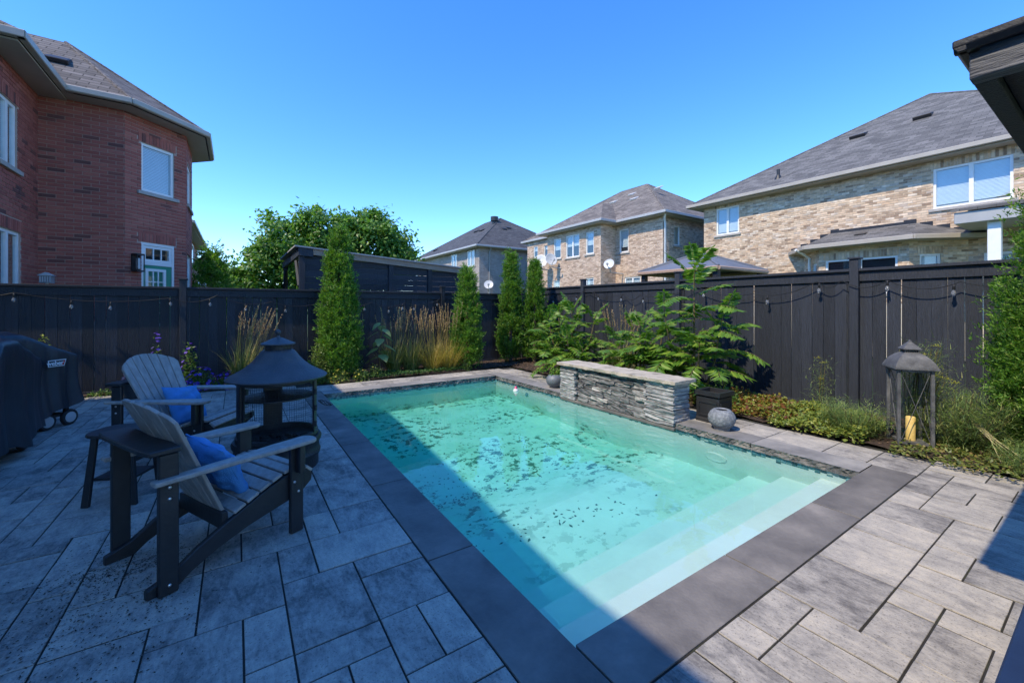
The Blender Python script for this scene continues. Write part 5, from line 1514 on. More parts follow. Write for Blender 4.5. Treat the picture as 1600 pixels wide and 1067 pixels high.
def adirondack(label, loc, rz):
    t = thing('adirondack_chair', label, 'chair', loc, 'adirondack chairs at the fire pit', rz=rz, local=True)
    SW = 0.27
    prof_ = [(-0.17, 0.0), (-0.04, 0.0), (0.03, 0.05), (0.16, 0.11), (0.33, 0.165), (0.52, 0.205), (0.66, 0.235), (0.74, 0.30), (0.745, 0.345), (0.71, 0.385), (0.60, 0.40), (0.42, 0.335), (0.20, 0.235), (0.06, 0.165), (-0.06, 0.085), (-0.17, 0.05)]
    for s_ in (-1, 1):
        y0, y1 = sorted((s_ * SW, s_ * (SW + 0.035)))
        MB().prism(prof_, y0, y1).build('stringer', BLKM, t, bevel=0.005)
        y0, y1 = sorted((s_ * (SW + 0.0355), s_ * (SW + 0.068)))
        lg = MB().box(0.572, 0.66, y0, y1, 0, 0.585).build('front_leg', BLKM, t, bevel=0.006)
        for zz in (0.27, 0.34): bolt(lg, 0.615 + (0.34 - zz) * 0.4 - 0.02, s_ * (SW + 0.068), zz, s_)
        lg = MB().box(-0.13, -0.042, y0, y1, 0.0, 0.735).build('rear_leg', BLKM, t, bevel=0.006)
        for zz in (0.05, 0.50, 0.56): bolt(lg, -0.085, s_ * (SW + 0.068), zz, s_)
        # arm: widens and rounds off at the front
        c = s_ * (SW + 0.075)
        w0, w1 = 0.032, 0.07
        ot = [(-0.16, c - w0), (0.05, c - w0 - 0.006), (0.30, c - 0.05), (0.48, c - w1)]
        for k in range(9):
            a = -math.pi / 2 + math.pi * k / 8
            ot.append((0.68 + 0.05 * math.cos(a), c + w1 * math.sin(a)))
        ot += [(0.48, c + w1), (0.30, c + 0.05), (0.05, c + w0 + 0.006), (-0.16, c + w0)]
        MB().prism(ot, 0.586, 0.612, 'z').build('arm', SLATM, t, bevel=0.006)
        MB().prism([(0.60, 0.585), (0.60, 0.40), (0.64, 0.40), (0.64, 0.585)], *sorted((s_ * (SW + 0.0685), s_ * (SW + 0.12)))).build('arm_bracket', BLKM, t, bevel=0.005)
    # back rail: wide black board across the rear legs
    ot = [(-0.175, -0.35), (-0.035, -0.35), (-0.03, -0.2), (-0.045, 0), (-0.03, 0.2), (-0.035, 0.35), (-0.175, 0.35), (-0.19, 0.25), (-0.19, -0.25)]
    MB().prism(ot, 0.737, 0.765, 'z').build('back_rail', BLKM, t, bevel=0.006)
    MB().box(0.19, 0.225, -SW, SW, 0.19, 0.29).build('lower_back_rail', BLKM, t, bevel=0.004)
    MB().box(0.69, 0.722, -SW - 0.002, SW + 0.002, 0.285, 0.352).build('front_apron', BLKM, t, bevel=0.004)
    # back: seven slats fanning out under an arched top
    b0, b1 = Vector((0.245, 0, 0.215)), Vector((-0.145, 0, 0.985))
    d = (b1 - b0).normalized(); n_ = Vector((d.z, 0, -d.x))
    Lb = (b1 - b0).length
    N = 7
    for k in range(N):
        def yat(e, f): return (-0.5 + e) * (0.46 + 0.215 * f)
        e0, e1 = k / N, (k + 1) / N
        g_ = 0.0045
        def tp(e): return Lb * (1.0 - 0.16 * abs(2 * e - 1) ** 2.2)
        pts = [(yat(e0, 0) + g_, 0), (yat(e1, 0) - g_, 0), (yat(e1, tp(e1) / Lb) - g_, tp(e1)), (yat((e0 + e1) / 2, 1), tp((e0 + e1) / 2)), (yat(e0, tp(e0) / Lb) + g_, tp(e0))]
        vs = []
        for off in (-0.010, 0.010):
            for (yy, l_) in pts:
                cur = 0.05 * (yy / 0.33) ** 2 * (l_ / Lb)      # dished for the back
                p = b0 + d * l_ + n_ * (off + cur); vs.append((p.x, yy, p.z))
        m5 = len(pts)
        fs = [tuple(range(m5))[::-1], tuple(range(m5, 2 * m5))] + [(i, (i + 1) % m5, m5 + (i + 1) % m5, m5 + i) for i in range(m5)]
        MB().add(vs, fs).build('back_slat', SLATM, t, bevel=0.003)
    # seat: slats along the top of the stringers, rolling over the front
    path = [(0.245, 0.262), (0.32, 0.296), (0.395, 0.332), (0.47, 0.366), (0.545, 0.394), (0.62, 0.408), (0.69, 0.394), (0.742, 0.348)]
    for k in range(7):
        a, b = Vector((path[k][0], path[k][1])), Vector((path[k + 1][0], path[k + 1][1]))
        dd = (b - a).normalized(); nn = Vector((-dd.y, dd.x))
        a2, b2 = a + dd * 0.004 + nn * 0.003, b - dd * 0.006 + nn * 0.003
        pr_ = [a2, b2, b2 + nn * 0.02, a2 + nn * 0.02]
        MB().prism([(p.x, p.y) for p in pr_], -SW - 0.034, SW + 0.034).build('seat_slat', SLATM, t, bevel=0.004)
    return t
CH1 = adirondack('nearer grey and black adirondack chair, seen from behind', (-0.36, 3.13, 0), R(26))
CH2 = adirondack('farther grey and black adirondack chair, facing us beside the fence', (-0.66, 5.45, 0), R(-32))
for o_ in (CH2,): o_.scale = (1.04, 1.04, 1.04)
BLUE = M('bright_blue_fabric', [(0.3, (0.045, 0.20, 0.47)), (0.7, (0.075, 0.27, 0.58))], scale=9, detail=6, rough=0.9, bump=0.5, bscale=160)
def pillow(label, chair, loc, rot, w=0.42, h=0.40, th=0.13):
    t = thing('throw_pillow', label, 'pillow', (0, 0, 0), 'blue pillows on the chairs', local=True)
    n = 22
    V, Fc = [], []
    for side in (1, -1):
        for i in range(n + 1):
            for j in range(n + 1):
                a, b = -1 + 2 * i / n, -1 + 2 * j / n
                f = max(0.0, (1 - abs(a) ** 2.6) * (1 - abs(b) ** 2.6)) ** 0.55
                pinch = 1 - 0.09 * (1 - abs(a * b)) * max(abs(a), abs(b)) ** 4
                cr = 0.010 * math.sin(9 * a + 4 * b) * f + 0.008 * math.sin(13 * b - 5 * a) * f
                V.append((a * w / 2 * pinch, b * h / 2 * pinch, side * (th / 2 * f + cr)))
    m = (n + 1) ** 2
    for s_ in (0, 1):
        for i in range(n):
            for j in range(n):
                q = s_ * m + i * (n + 1) + j
                f = (q, q + n + 1, q + n + 2, q + 1)
                Fc.append(f if s_ == 0 else f[::-1])
    me = bpy.data.meshes.new('cushion'); me.from_pydata(V, [], Fc)
    bm = bmesh.new(); bm.from_mesh(me); bmesh.ops.remove_doubles(bm, verts=bm.verts, dist=0.0005); bm.to_mesh(me); bm.free()
    finish(me, BLUE, 3.2)
    link('cushion', me, t)
    cm = Matrix.Translation(Vector(chair.location)) @ Matrix.Rotation(chair.rotation_euler.z, 4, 'Z') @ Matrix.Scale(chair.scale[0], 4)
    mw = cm @ Matrix.Translation(Vector(loc)) @ rot
    t.location = mw.to_translation(); t.rotation_mode = 'QUATERNION'; t.rotation_quaternion = mw.to_quaternion()
    ed = MB().tube([(x_ * w / 2 * 0.985, y_ * h / 2 * 0.985, 0) for x_, y_ in ((-1, -1), (-.5, -.93), (0, -.915), (.5, -.93), (1, -1), (.93, -.5), (.915, 0), (.93, .5), (1, 1), (.5, .93), (0, .915), (-.5, .93), (-1, 1), (-.93, .5), (-.915, 0), (-.93, -.5), (-1, -1))], 0.006, 6)
    ed.build('piping', BLUE, t, smooth=1.0)
    return t
lean = Matrix.Rotation(R(-27), 4, 'Y') @ Matrix.Rotation(R(90), 4, 'Y') @ Matrix.Rotation(R(90), 4, 'Z')
pillow('blue throw pillow propped on the nearer chair seat', CH1, (0.285, -0.02, 0.49), lean @ Matrix.Rotation(R(7), 4, 'Z'))
pillow('blue throw pillow slumped on the farther chair seat', CH2, (0.275, 0.0, 0.50), lean @ Matrix.Rotation(R(-9), 4, 'Z'))

# black side table between the chairs
tb = thing('side_table', 'black oval side table between the two chairs', 'table', (-0.73, 4.42, 0), rz=R(-25), local=True)
ot = []
for k in range(28):
    a = 2 * math.pi * k / 28
    ot.append((0.21 * math.copysign(abs(math.cos(a)) ** 0.7, math.cos(a)), 0.18 * math.copysign(abs(math.sin(a)) ** 0.7, math.sin(a))))
MB().prism(ot, 0.512, 0.538, 'z').build('top', BLKM, tb, bevel=0.005)
for sx in (-1, 1):
    for sy in (-1, 1):
        MB().add([(sx * .12 - .02, sy * .12 - .014, .512), (sx * .12 + .02, sy * .12 - .014, .512), (sx * .12 + .02, sy * .12 + .014, .512), (sx * .12 - .02, sy * .12 + .014, .512),
                  (sx * .16 - .025, sy * .15 - .014, 0), (sx * .16 + .025, sy * .15 - .014, 0), (sx * .16 + .025, sy * .15 + .014, 0), (sx * .16 - .025, sy * .15 + .014, 0)],
                 [(0, 1, 2, 3), (7, 6, 5, 4), (0, 4, 5, 1), (1, 5, 6, 2), (2, 6, 7, 3), (3, 7, 4, 0)]).build('leg', BLKM, tb, bevel=0.003)
MB().box(-0.14, 0.14, -0.12, 0.12, 0.18, 0.2).build('lower_shelf', BLKM, tb, bevel=0.003)

# ------------------------------------------------------------------ fire pit
fp = thing('fire_pit', 'round black metal fire pit with flared pagoda lid and mesh sides', 'fire pit', (0.33, 4.47, 0), local=True)
FPM = M('blackened_steel', [(0.3, (0.010, 0.012, 0.014)), (0.55, (0.020, 0.022, 0.026)), (0.75, (0.045, 0.042, 0.04))], scale=7, detail=9, rough=0.38, rough2=0.65, bump=0.25, bscale=45)
LID = M('grey_black_hammered_lid', [(0.3, (0.035, 0.040, 0.048)), (0.7, (0.072, 0.08, 0.092))], scale=5, detail=8, rough=0.42, rough2=0.6, bump=0.3, bscale=60)
MB().lathe([(0.30, 0.0), (0.345, 0.0), (0.345, 0.09), (0.36, 0.11), (0.365, 0.135), (0.352, 0.155), (0.352, 0.215), (0.368, 0.235), (0.372, 0.262), (0.36, 0.285), (0.335, 0.285), (0.335, 0.10), (0.001, 0.10)], 48).build('base_drum', FPM, fp, smooth=0.7)
MB().lathe([(0.33, 0.27), (0.27, 0.235), (0.12, 0.215), (0.001, 0.212)], 40).build('fire_bowl', FPM, fp, smooth=1.0)
m_ = MB()
for k in range(60):
    a, r_ = random.uniform(0, 6.28), 0.24 * math.sqrt(random.random())
    s_ = random.uniform(0.015, 0.035)
    m_.M = Matrix.Translation((r_ * math.cos(a), r_ * math.sin(a), 0.235)) @ Matrix.Rotation(random.uniform(0, 3), 4, Vector((random.random(), random.random(), 1)))
    m_.box(-s_, s_, -s_ * .8, s_ * .8, -s_ * .6, s_ * .6)
stuff(m_.build('lava_rock', M('lava_rock', [(0.02, 0.018, 0.017), (0.05, 0.045, 0.042)], scale=20, rough=0.95, bump=0.6), fp))
for a0, wd in ((R(196), 0.20), (R(338), 0.11), (R(94), 0.17), (R(160), 0.05)):   # curved uprights
    n = 6
    V = []
    for rr in (0.318, 0.33):
        for i in range(n + 1):
            a = a0 + (i / n - 0.5) * wd / 0.33 * 1.0
            V += [(rr * math.cos(a), rr * math.sin(a), 0.28), (rr * math.cos(a), rr * math.sin(a), 0.845)]
    h_ = 2 * (n + 1)
    fs = []
    for i in range(n):
        fs += [(2 * i, 2 * i + 1, 2 * i + 3, 2 * i + 2), (h_ + 2 * i, h_ + 2 * i + 2, h_ + 2 * i + 3, h_ + 2 * i + 1), (2 * i + 1, h_ + 2 * i + 1, h_ + 2 * i + 3, 2 * i + 3)]
    fs += [(0, h_, h_ + 1, 1), (2 * n, 2 * n + 1, h_ + 2 * n + 1, h_ + 2 * n)]
    MB().add(V, fs).build('upright', FPM, fp)
for zz in (0.29, 0.80):
    MB().lathe([(0.334, zz), (0.342, zz + 0.005), (0.342, zz + 0.035), (0.334, zz + 0.04), (0.316, zz + 0.04), (0.316, zz), (0.334, zz)], 48).build('hoop', FPM, fp, smooth=0.6)
m_ = MB()                                               # wire mesh screen
nw = 96
for k in range(nw):
    a = 2 * math.pi * k / nw
    m_.M = Matrix.Rotation(a, 4, 'Z')
    m_.box(0.3245, 0.3257, -0.0007, 0.0007, 0.32, 0.81)
m_.M = Matrix.Identity(4)
zz = 0.335
while zz < 0.80:
    m_.lathe([(0.3243, zz - 0.0007), (0.3259, zz - 0.0007), (0.3259, zz + 0.0007), (0.3243, zz + 0.0007), (0.3243, zz - 0.0007)], 48)
    zz += 0.021
stuff(m_.build('wire_screen', FPM, fp))
df = MB()                                               # door frame bars
for a in (R(208), R(326)):
    df.M = Matrix.Rotation(a, 4, 'Z'); df.box(0.329, 0.345, -0.009, 0.009, 0.325, 0.80)
df.build('door_frame', FPM, fp)
for zz in (0.40, 0.55, 0.70):
    h_ = MB(); h_.M = Matrix.Rotation(R(328), 4, 'Z'); h_.tube([(0.35, 0.0, zz - 0.025), (0.35, 0.0, zz + 0.025)], 0.012, 8).build('hinge', FPM, fp)
hd_ = MB()                                              # twisted basket handle
for s_ in range(4):
    pts = []
    for k in range(15):
        t = k / 14
        a = s_ * math.pi / 2 + 5.5 * t
        r_ = 0.02 * math.sin(math.pi * t) + 0.002
        pts.append((0.35 + 0.12 * t, r_ * math.cos(a), 0.60 - 0.05 * t + r_ * math.sin(a)))
    hd_.M = Matrix.Rotation(R(340), 4, 'Z'); hd_.tube(pts, 0.0035, 5)
hd_.build('handle', FPM, fp)
MB().lathe([(0.001, 0.655), (0.30, 0.655), (0.30, 0.668), (0.001, 0.672)], 36).build('cooking_grate', FPM, fp)
MB().lathe([(0.40, 0.835), (0.418, 0.838), (0.422, 0.85), (0.40, 0.868), (0.345, 0.895), (0.29, 0.928), (0.235, 0.97), (0.19, 1.02), (0.155, 1.068), (0.135, 1.092), (0.118, 1.10), (0.11, 1.10), (0.11, 1.085), (0.34, 0.88), (0.40, 0.852), (0.40, 0.835)], 56).build('lid', LID, fp, smooth=0.6)
MB().lathe([(0.105, 1.09), (0.105, 1.152)], 32).build('lid_neck', FPM, fp)
MB().lathe([(0.001, 1.14), (0.135, 1.145), (0.146, 1.15), (0.143, 1.16), (0.10, 1.178), (0.05, 1.203), (0.018, 1.215), (0.014, 1.228), (0.001, 1.228)], 40).build('lid_cap', LID, fp, smooth=0.6)
MB().lathe([(0.012, 1.225), (0.012, 1.24), (0.022, 1.248), (0.026, 1.262), (0.020, 1.278), (0.008, 1.286), (0.001, 1.290)], 16).build('finial', LID, fp, smooth=1.0)
fp_sc = 1.0

# navy box bench just inside the frame under the pavilion
nv = thing('storage_bench', 'plain navy bench edge cut off by the bottom right corner', 'bench', (2.4, -0.15, 0))
NAVY = M('navy_vinyl', [(0.010, 0.022, 0.06), (0.014, 0.03, 0.075)], scale=5, rough=0.55, bump=0.1)
MB().box(1.55, 3.2, -0.50, 0.215, 0.40, 0.47).build('lid', NAVY, nv, bevel=0.015, segs=3)
MB().box(1.58, 3.17, -0.48, 0.19, 0.03, 0.399).build('body', NAVY, nv, bevel=0.01)
# seed husks and soil spilt on the paving behind the nearer chair
n = 1500
P_ = np.stack([rng.normal(-0.55, 0.26, n), rng.normal(2.95, 0.42, n), rng.uniform(0.002, 0.006, n)], 1)
P2 = np.stack([rng.normal(-0.5, 0.2, 500), 3.2 + rng.normal(0, 0.06, 500), rng.uniform(0.002, 0.006, 500)], 1)
P_ = np.concatenate([P_, P2]); n = len(P_)
th = rng.uniform(0, 6.28, n)
HUSK = leafmat('seed_husk', [(0, (0.015, 0.012, 0.010)), (0.55, (0.035, 0.028, 0.022)), (0.8, (0.09, 0.075, 0.06)), (1, (0.35, 0.33, 0.30))], trans=0.0, rough=0.9)
tag(stuff(leaves('seed_husks', P_, np.stack([np.cos(th), np.sin(th), 0.1 * rng.normal(size=n)], 1), np.tile([[0, 0, 1.0]], (n, 1)), rng.uniform(0.005, 0.020, n), rng.uniform(0.004, 0.009, n), HUSK, fold=0.0)),
    'dark seed husks and crumbs of soil spilt on the paving behind the chair', 'debris')
# ------------------------------------------------------------------ plants
BARK = M('bark', [(0.3, (0.05, 0.035, 0.025)), (0.7, (0.13, 0.10, 0.075))], scale=8, detail=8, rough=0.95, stretch=(4, 4, 1), bump=0.6)
CEDAR = leafmat('cedar_spray', [(0, (0.045, 0.115, 0.016)), (0.35, (0.095, 0.22, 0.027)), (0.7, (0.16, 0.32, 0.038)), (0.93, (0.24, 0.39, 0.055)), (1.0, (0.27, 0.28, 0.09))], trans=0.42, rough=0.5)
def cedar(label, x, y, h, r, n, seed, lean=0.0, name='cedar_tree', z0=0.03, size=1.0):
    g_ = np.random.default_rng(seed)
    t = thing(name, label, 'cedar', (x, y, 0), 'columnar cedars round the yard')
    MB().tube([(x, y, 0), (x + lean * 0.5, y, h * 0.5), (x + lean, y, h * 0.93)], [0.05, 0.03, 0.008], 8).build('trunk', BARK, t)
    # upright flame-shaped plumes, each carrying many flat sprays
    nb = max(40, int(75 * h * (r / 0.3) ** 0.7))
    ptt = g_.random(nb) ** 1.15
    pan = g_.uniform(0, 6.283, nb)
    prof_ = np.interp(ptt, [0, 0.06, 0.2, 0.45, 0.7, 0.88, 1.0], [0.74, 0.95, 1.0, 0.86, 0.58, 0.30, 0.04])
    prad = r * prof_ * (0.52 + 0.30 * g_.random(nb)) * (1 + 0.12 * np.sin(3 * pan + 9 * ptt + seed))
    plen = g_.uniform(0.22, 0.46, nb) * (0.6 + 0.4 * r / 0.35) * size ** 0.5
    nc = n // 14
    pi = g_.integers(0, nb, nc)
    ang = pan[pi] + 0.10 * g_.normal(size=nc)
    s0 = g_.random(nc)
    rad = prad[pi] + plen[pi] * s0 * 0.36 * (r * np.interp(ptt[pi], [0, 1], [1, 0.25]) / r)
    wob = 0.075 * r / 0.3 * (1 - 0.75 * s0)
    C = np.stack([x + lean * ptt[pi] + rad * np.cos(ang), y + rad * np.sin(ang), z0 + ptt[pi] * (h - z0 - 0.30) + plen[pi] * s0], 1) + wob[:, None] * g_.normal(size=(nc, 3)) * np.array([1, 1, 0.6])
    C[:, 2] = np.maximum(C[:, 2], 0.03)
    out = np.stack([np.cos(ang), np.sin(ang), np.zeros(nc)], 1)
    tw = norm(out * g_.uniform(0.15, 0.8, (nc, 1)) + np.array([0, 0, 1.0]) * g_.uniform(0.4, 1.0, (nc, 1)) + 0.3 * g_.normal(size=(nc, 3)))
    k = 14
    Ci = np.repeat(C, k, 0); Ti = np.repeat(tw, k, 0); Oi = np.repeat(out, k, 0)
    m = len(Ci)
    s_ = g_.uniform(0, 1, (m, 1))
    L = 0.13 * size
    P = Ci + Ti * s_ * L + 0.014 * g_.normal(size=(m, 3))
    fl = norm(np.cross(Ti, Oi + 0.3 * g_.normal(size=(m, 3))))
    D = Ti * 0.9 + fl * np.where(g_.random((m, 1)) < 0.5, 1, -1) * (0.9 - 0.5 * s_) + 0.25 * g_.normal(size=(m, 3))
    N = np.cross(Ti, fl) + 0.5 * g_.normal(size=(m, 3))
    leaves('crown', P, D, N, g_.uniform(0.035, 0.075, m) * size, g_.uniform(0.013, 0.024, m) * size, CEDAR, t, fold=0.15, mid=0.5)
    return t
cedar('tall broad cedar rising in front of the lean-to', 1.78, 9.15, 3.12, 0.335, 56000, 1, size=0.9)
cedar('short cedar at the right end of the tasselled grasses', 4.66, 8.93, 2.46, 0.285, 30000, 2)
cedar('slim cedar in the fence corner, in front of the shaded house wall', 6.12, 9.25, 3.0, 0.265, 30000, 3)
cedar('cedar just right of the fence corner, half hidden by the low sumac', 6.62, 8.85, 2.72, 0.25, 26000, 4)
cedar('big cedar cut off by the right edge of the picture, beside the lantern', 6.68, 0.33, 3.05, 0.47, 130000, 5, size=0.72)
cedar('small dark conifer beyond the fence below the red brick bay', -0.75, 18.5, 3.25, 0.75, 14000, 6, name='conifer_tree', size=1.9)

# leafy tree beyond the lean-to
TREE = leafmat('broad_tree_leaf', [(0, (0.06, 0.145, 0.022)), (0.4, (0.105, 0.225, 0.034)), (0.75, (0.17, 0.32, 0.05)), (1, (0.26, 0.40, 0.09))], trans=0.48, rough=0.4)
def big_tree(label, x, y, lobes, n, seed, ls):
    g_ = np.random.default_rng(seed)
    t = thing('broadleaf_tree', label, 'tree', (x, y, 0))
    tr = MB().tube([(x, y, 0), (x + 0.1, y, 1.2), (x, y + 0.1, 2.4)], [0.22, 0.18, 0.15], 10)
    tr.build('trunk', BARK, t, smooth=1.0)
    for (cx, cy, cz, rx, ry, rz_) in lobes:
        MB().tube([(x, y + 0.1, 2.1), ((x + cx) / 2, (y + cy) / 2, (2.3 + cz) / 2 + 0.2), (cx, cy, cz)], [0.11, 0.07, 0.03], 7).build('limb', BARK, t)
    P, D, N = [], [], []
    tot = sum(l_[3] * l_[4] for l_ in lobes)
    for (cx, cy, cz, rx, ry, rz_) in lobes:
        nl = int(n * rx * ry / tot)
        nb = max(10, int(20 * rx * ry))                     # leafy branch ends that make the clumps
        v = norm(g_.normal(size=(nb, 3)))
        rr = g_.uniform(0.62, 1.08, (nb, 1))
        B = np.array([cx, cy, cz]) + v * rr * np.array([rx, ry, rz_])
        sg = g_.uniform(0.16, 0.36, nb)
        pk = g_.integers(0, nb, nl)
        P.append(B[pk] + sg[pk][:, None] * g_.normal(size=(nl, 3)) * np.array([1, 1, 0.75]))
        Vi = v[pk]
        D.append(Vi * 0.5 + np.array([0, 0, -0.55]) + 0.6 * g_.normal(size=(nl, 3)))
        N.append(Vi * 0.7 + np.array([0, 0, 0.7]) + 0.45 * g_.normal(size=(nl, 3)))
    P, D, N = map(np.concatenate, (P, D, N))
    leaves('crown', P, D, N, g_.uniform(0.45, 1.3, len(P)) * ls, g_.uniform(0.4, 0.85, len(P)) * ls, TREE, t, fold=0.18, mid=0.42)
    return t
big_tree('large-leaved green tree rounding up behind the black lean-to', 4.2, 22.0,
         [(2.2, 22.3, 4.3, 1.6, 1.5, 1.75), (1.0, 22.3, 2.9, 1.2, 1.2, 1.4), (4.3, 22.0, 4.7, 1.5, 1.5, 1.6), (5.9, 21.6, 4.5, 1.7, 1.6, 1.65), (6.9, 21.2, 3.8, 1.1, 1.1, 1.1), (3.4, 21.6, 5.3, 0.8, 0.8, 0.8), (5.6, 21.4, 5.45, 0.9, 0.8, 0.7), (0.2, 22.4, 2.2, 0.8, 0.8, 0.9), (4.5, 21.5, 2.6, 2.6, 1.4, 1.4)], 46000, 21, 0.22)

# sumac-like shrubs: long compound leaves, each leaf an object
SUM = leafmat('sumac_leaflet', [(0, (0.08, 0.18, 0.025)), (0.4, (0.13, 0.26, 0.034)), (0.75, (0.19, 0.33, 0.045)), (1, (0.28, 0.40, 0.06))], trans=0.45, rough=0.4)
STEM = M('green_brown_stem', [(0.10, 0.09, 0.035), (0.16, 0.12, 0.05)], scale=6, rough=0.7)
def frond(par, base, az, ln_, rise, droop, seed, fold=0.38):
    g_ = np.random.default_rng(seed)
    h = np.array([math.cos(az), math.sin(az), 0.0])
    n = 14
    pts = []
    for k in range(n + 1):
        t = k / n
        pts.append(np.array(base) + h * ln_ * (t * math.cos(rise) * (1 - 0.1 * t)) + np.array([0, 0, 1.0]) * ln_ * (t * math.sin(rise) - droop * t * t))
    pts = np.array(pts)
    P, D, N, L = [], [], [], []
    side = np.cross(h, [0, 0, 1.0])
    for k in range(2, n + 1):
        tang = pts[k] - pts[k - 1]; tang /= np.linalg.norm(tang)
        up = np.cross(side, tang)
        for s_ in (-1, 1):
            P.append(pts[k] - tang * 0.5 * (s_ > 0) * 0.01)
            D.append(side * s_ * 0.9 + tang * 0.42 - np.array([0, 0, 1.0]) * fold * g_.uniform(0.5, 1.1) + 0.10 * g_.normal(size=3))
            N.append(up + 0.25 * g_.normal(size=3) + side * s_ * 0.4)
            L.append(ln_ * 0.205 * (0.75 + 0.5 * math.sin(math.pi * (k - 1) / n)) * g_.uniform(0.9, 1.1))
    P.append(pts[-1]); D.append(pts[-1] - pts[-2]); N.append(np.array([0, 0, 1.0])); L.append(ln_ * 0.15)
    L = np.array(L)
    o = leaves('leaf', np.array(P), np.array(D), np.array(N), L, L * 0.40, SUM, par, fold=0.22, mid=0.35)
    MB().tube([tuple(p) for p in pts[::2]], 0.0035, 4).build('leaf_stalk', STEM, o)
    return o
def sumac(label, x, y, stems, r, seed, name='sumac'):
    """stems: (dx, dy, height, number of leaves); the leaves sit in a loose rosette round each stem's upper half"""
    rs = random.Random(seed)
    t = thing(name, label, 'shrub', (x, y, 0))
    for si, (dx, dy, hh, nn) in enumerate(stems):
        MB().tube([(x + dx * .3, y + dy * .3, 0), (x + dx * .75, y + dy * .75, hh * 0.5), (x + dx, y + dy, hh)], [0.022, 0.016, 0.008], 7).build('stem', STEM, t)
        for k in range(nn):
            f = k / max(1, nn - 1)
            g = 0.42 + 0.58 * f
            fx, fy = x + dx * min(1, 0.5 + 0.5 * g), y + dy * min(1, 0.5 + 0.5 * g)
            az = k * 2.39996 + rs.uniform(-.35, .35) + si * 1.3
            frond(t, (fx, fy, hh * g), az, r * rs.uniform(0.75, 1.1) * (1 - 0.25 * f * f), R(14 + 52 * f * f) + rs.uniform(-.2, .2), rs.uniform(0.30, 0.55) * (1.0 - 0.25 * f), seed * 100 + k + 37 * si)
    return t
sumac('tall sumac with long feathery leaves rising over the fence behind the stone wall', 6.22, 3.98, [(0, 0, 2.2, 18), (-0.15, 0.45, 1.35, 10), (-0.25, -0.25, 0.95, 10), (0.1, -0.4, 1.25, 9), (-0.1, 0.1, 0.7, 9)], 0.9, 31)
sumac('low spreading bright green sumac beside the smooth bowl', 6.15, 6.85, [(0, 0, 1.5, 15), (-0.35, 0.4, 1.2, 13), (-0.4, -0.3, 0.9, 13), (0.2, -0.5, 1.3, 12), (0.1, 0.6, 1.4, 12), (-0.5, 0.1, 0.6, 12), (0.25, 0.1, 1.2, 11), (-0.2, -0.55, 0.6, 11)], 0.74, 32)
sumac('mid-height sumac between the grass tuft and the tall sumac behind the stone wall', 6.2, 5.05, [(0, 0, 1.2, 14), (-0.3, 0.25, 0.85, 12), (-0.25, -0.3, 0.8, 12), (0.2, -0.35, 1.05, 11), (0.2, 0.3, 1.0, 10)], 0.74, 33)

# feather reed grasses
BLADE = leafmat('reed_grass_blade', [(0, (0.08, 0.13, 0.025)), (0.45, (0.16, 0.21, 0.045)), (0.75, (0.30, 0.29, 0.08)), (1, (0.46, 0.38, 0.16))], trans=0.35, rough=0.5)
PLUME = leafmat('reed_plume', [(0, (0.27, 0.16, 0.07)), (0.5, (0.45, 0.30, 0.14)), (1, (0.60, 0.46, 0.26))], trans=0.3, rough=0.8)
GOLD = leafmat('golden_grass_blade', [(0, (0.20, 0.20, 0.04)), (0.5, (0.40, 0.34, 0.07)), (1, (0.58, 0.43, 0.17))], trans=0.35, rough=0.55)
def grass(label, x, y, h, n, npl, seed, spread=0.12, lean=(0, 0), m=None, blade_h=0.62):
    g_ = np.random.default_rng(seed)
    t = thing('ornamental_grass', label, 'grass clump', (x, y, 0), 'tasselled ornamental grasses')
    ang = g_.uniform(0, 6.283, n); rr = spread * np.sqrt(g_.random(n))
    P = np.stack([x + rr * np.cos(ang), y + rr * np.sin(ang), np.full(n, 0.02)], 1)
    D = np.stack([np.cos(ang) * rr * 2.2 + lean[0] * 0.6, np.sin(ang) * rr * 2.2 + lean[1] * 0.6, np.ones(n)], 1) + 0.12 * g_.normal(size=(n, 3))
    stuff(strips('blades', P, D, h * blade_h * g_.uniform(0.5, 1.15, n), g_.uniform(0.008, 0.014, n), m or BLADE, t, droop=g_.uniform(0.05, 0.5, n), segs=5))
    ang = g_.uniform(0, 6.283, npl); rr = spread * np.sqrt(g_.random(npl))
    P = np.stack([x + rr * np.cos(ang), y + rr * np.sin(ang), np.full(npl, 0.02)], 1)
    D = norm(np.stack([np.cos(ang) * rr * 1.0 + lean[0], np.sin(ang) * rr * 1.0 + lean[1], np.ones(npl)], 1) + 0.05 * g_.normal(size=(npl, 3)))
    L = h * g_.uniform(0.72, 1.0, npl)
    stuff(strips('stalks', P, D, L, np.full(npl, 0.005), m or BLADE, t, droop=0.03, segs=4, taper=False))
    k = 34
    Pi = np.repeat(P, k, 0); Di = np.repeat(D, k, 0); Li = np.repeat(L, k)
    s_ = g_.uniform(0.78, 1.03, len(Li))
    hz = Di.copy(); hz[:, 2] = 0; hz = norm(hz + 1e-6)
    Q = Pi + Di * (Li * s_)[:, None] + hz * (Li * 0.03 * s_ * s_)[:, None] * 0.6 - np.array([0, 0, 1]) * (Li * 0.03 * s_ * s_)[:, None] * 0.7 + 0.004 * g_.normal(size=Pi.shape)
    stuff(leaves('plumes', Q, Di + 0.28 * g_.normal(size=Pi.shape), g_.normal(size=Pi.shape), g_.uniform(0.025, 0.05, len(Q)), g_.uniform(0.006, 0.012, len(Q)), PLUME, t, fold=0.1))
    return t
grass('tasselled grass clump leaning right behind the fire pit lid', 0.10, 9.38, 1.55, 320, 44, 41, 0.13, lean=(0.20, 0.0))
grass('leftmost dark-stemmed clump in the row of tasselled grasses', 2.98, 9.3, 1.5, 240, 24, 42, 0.15)
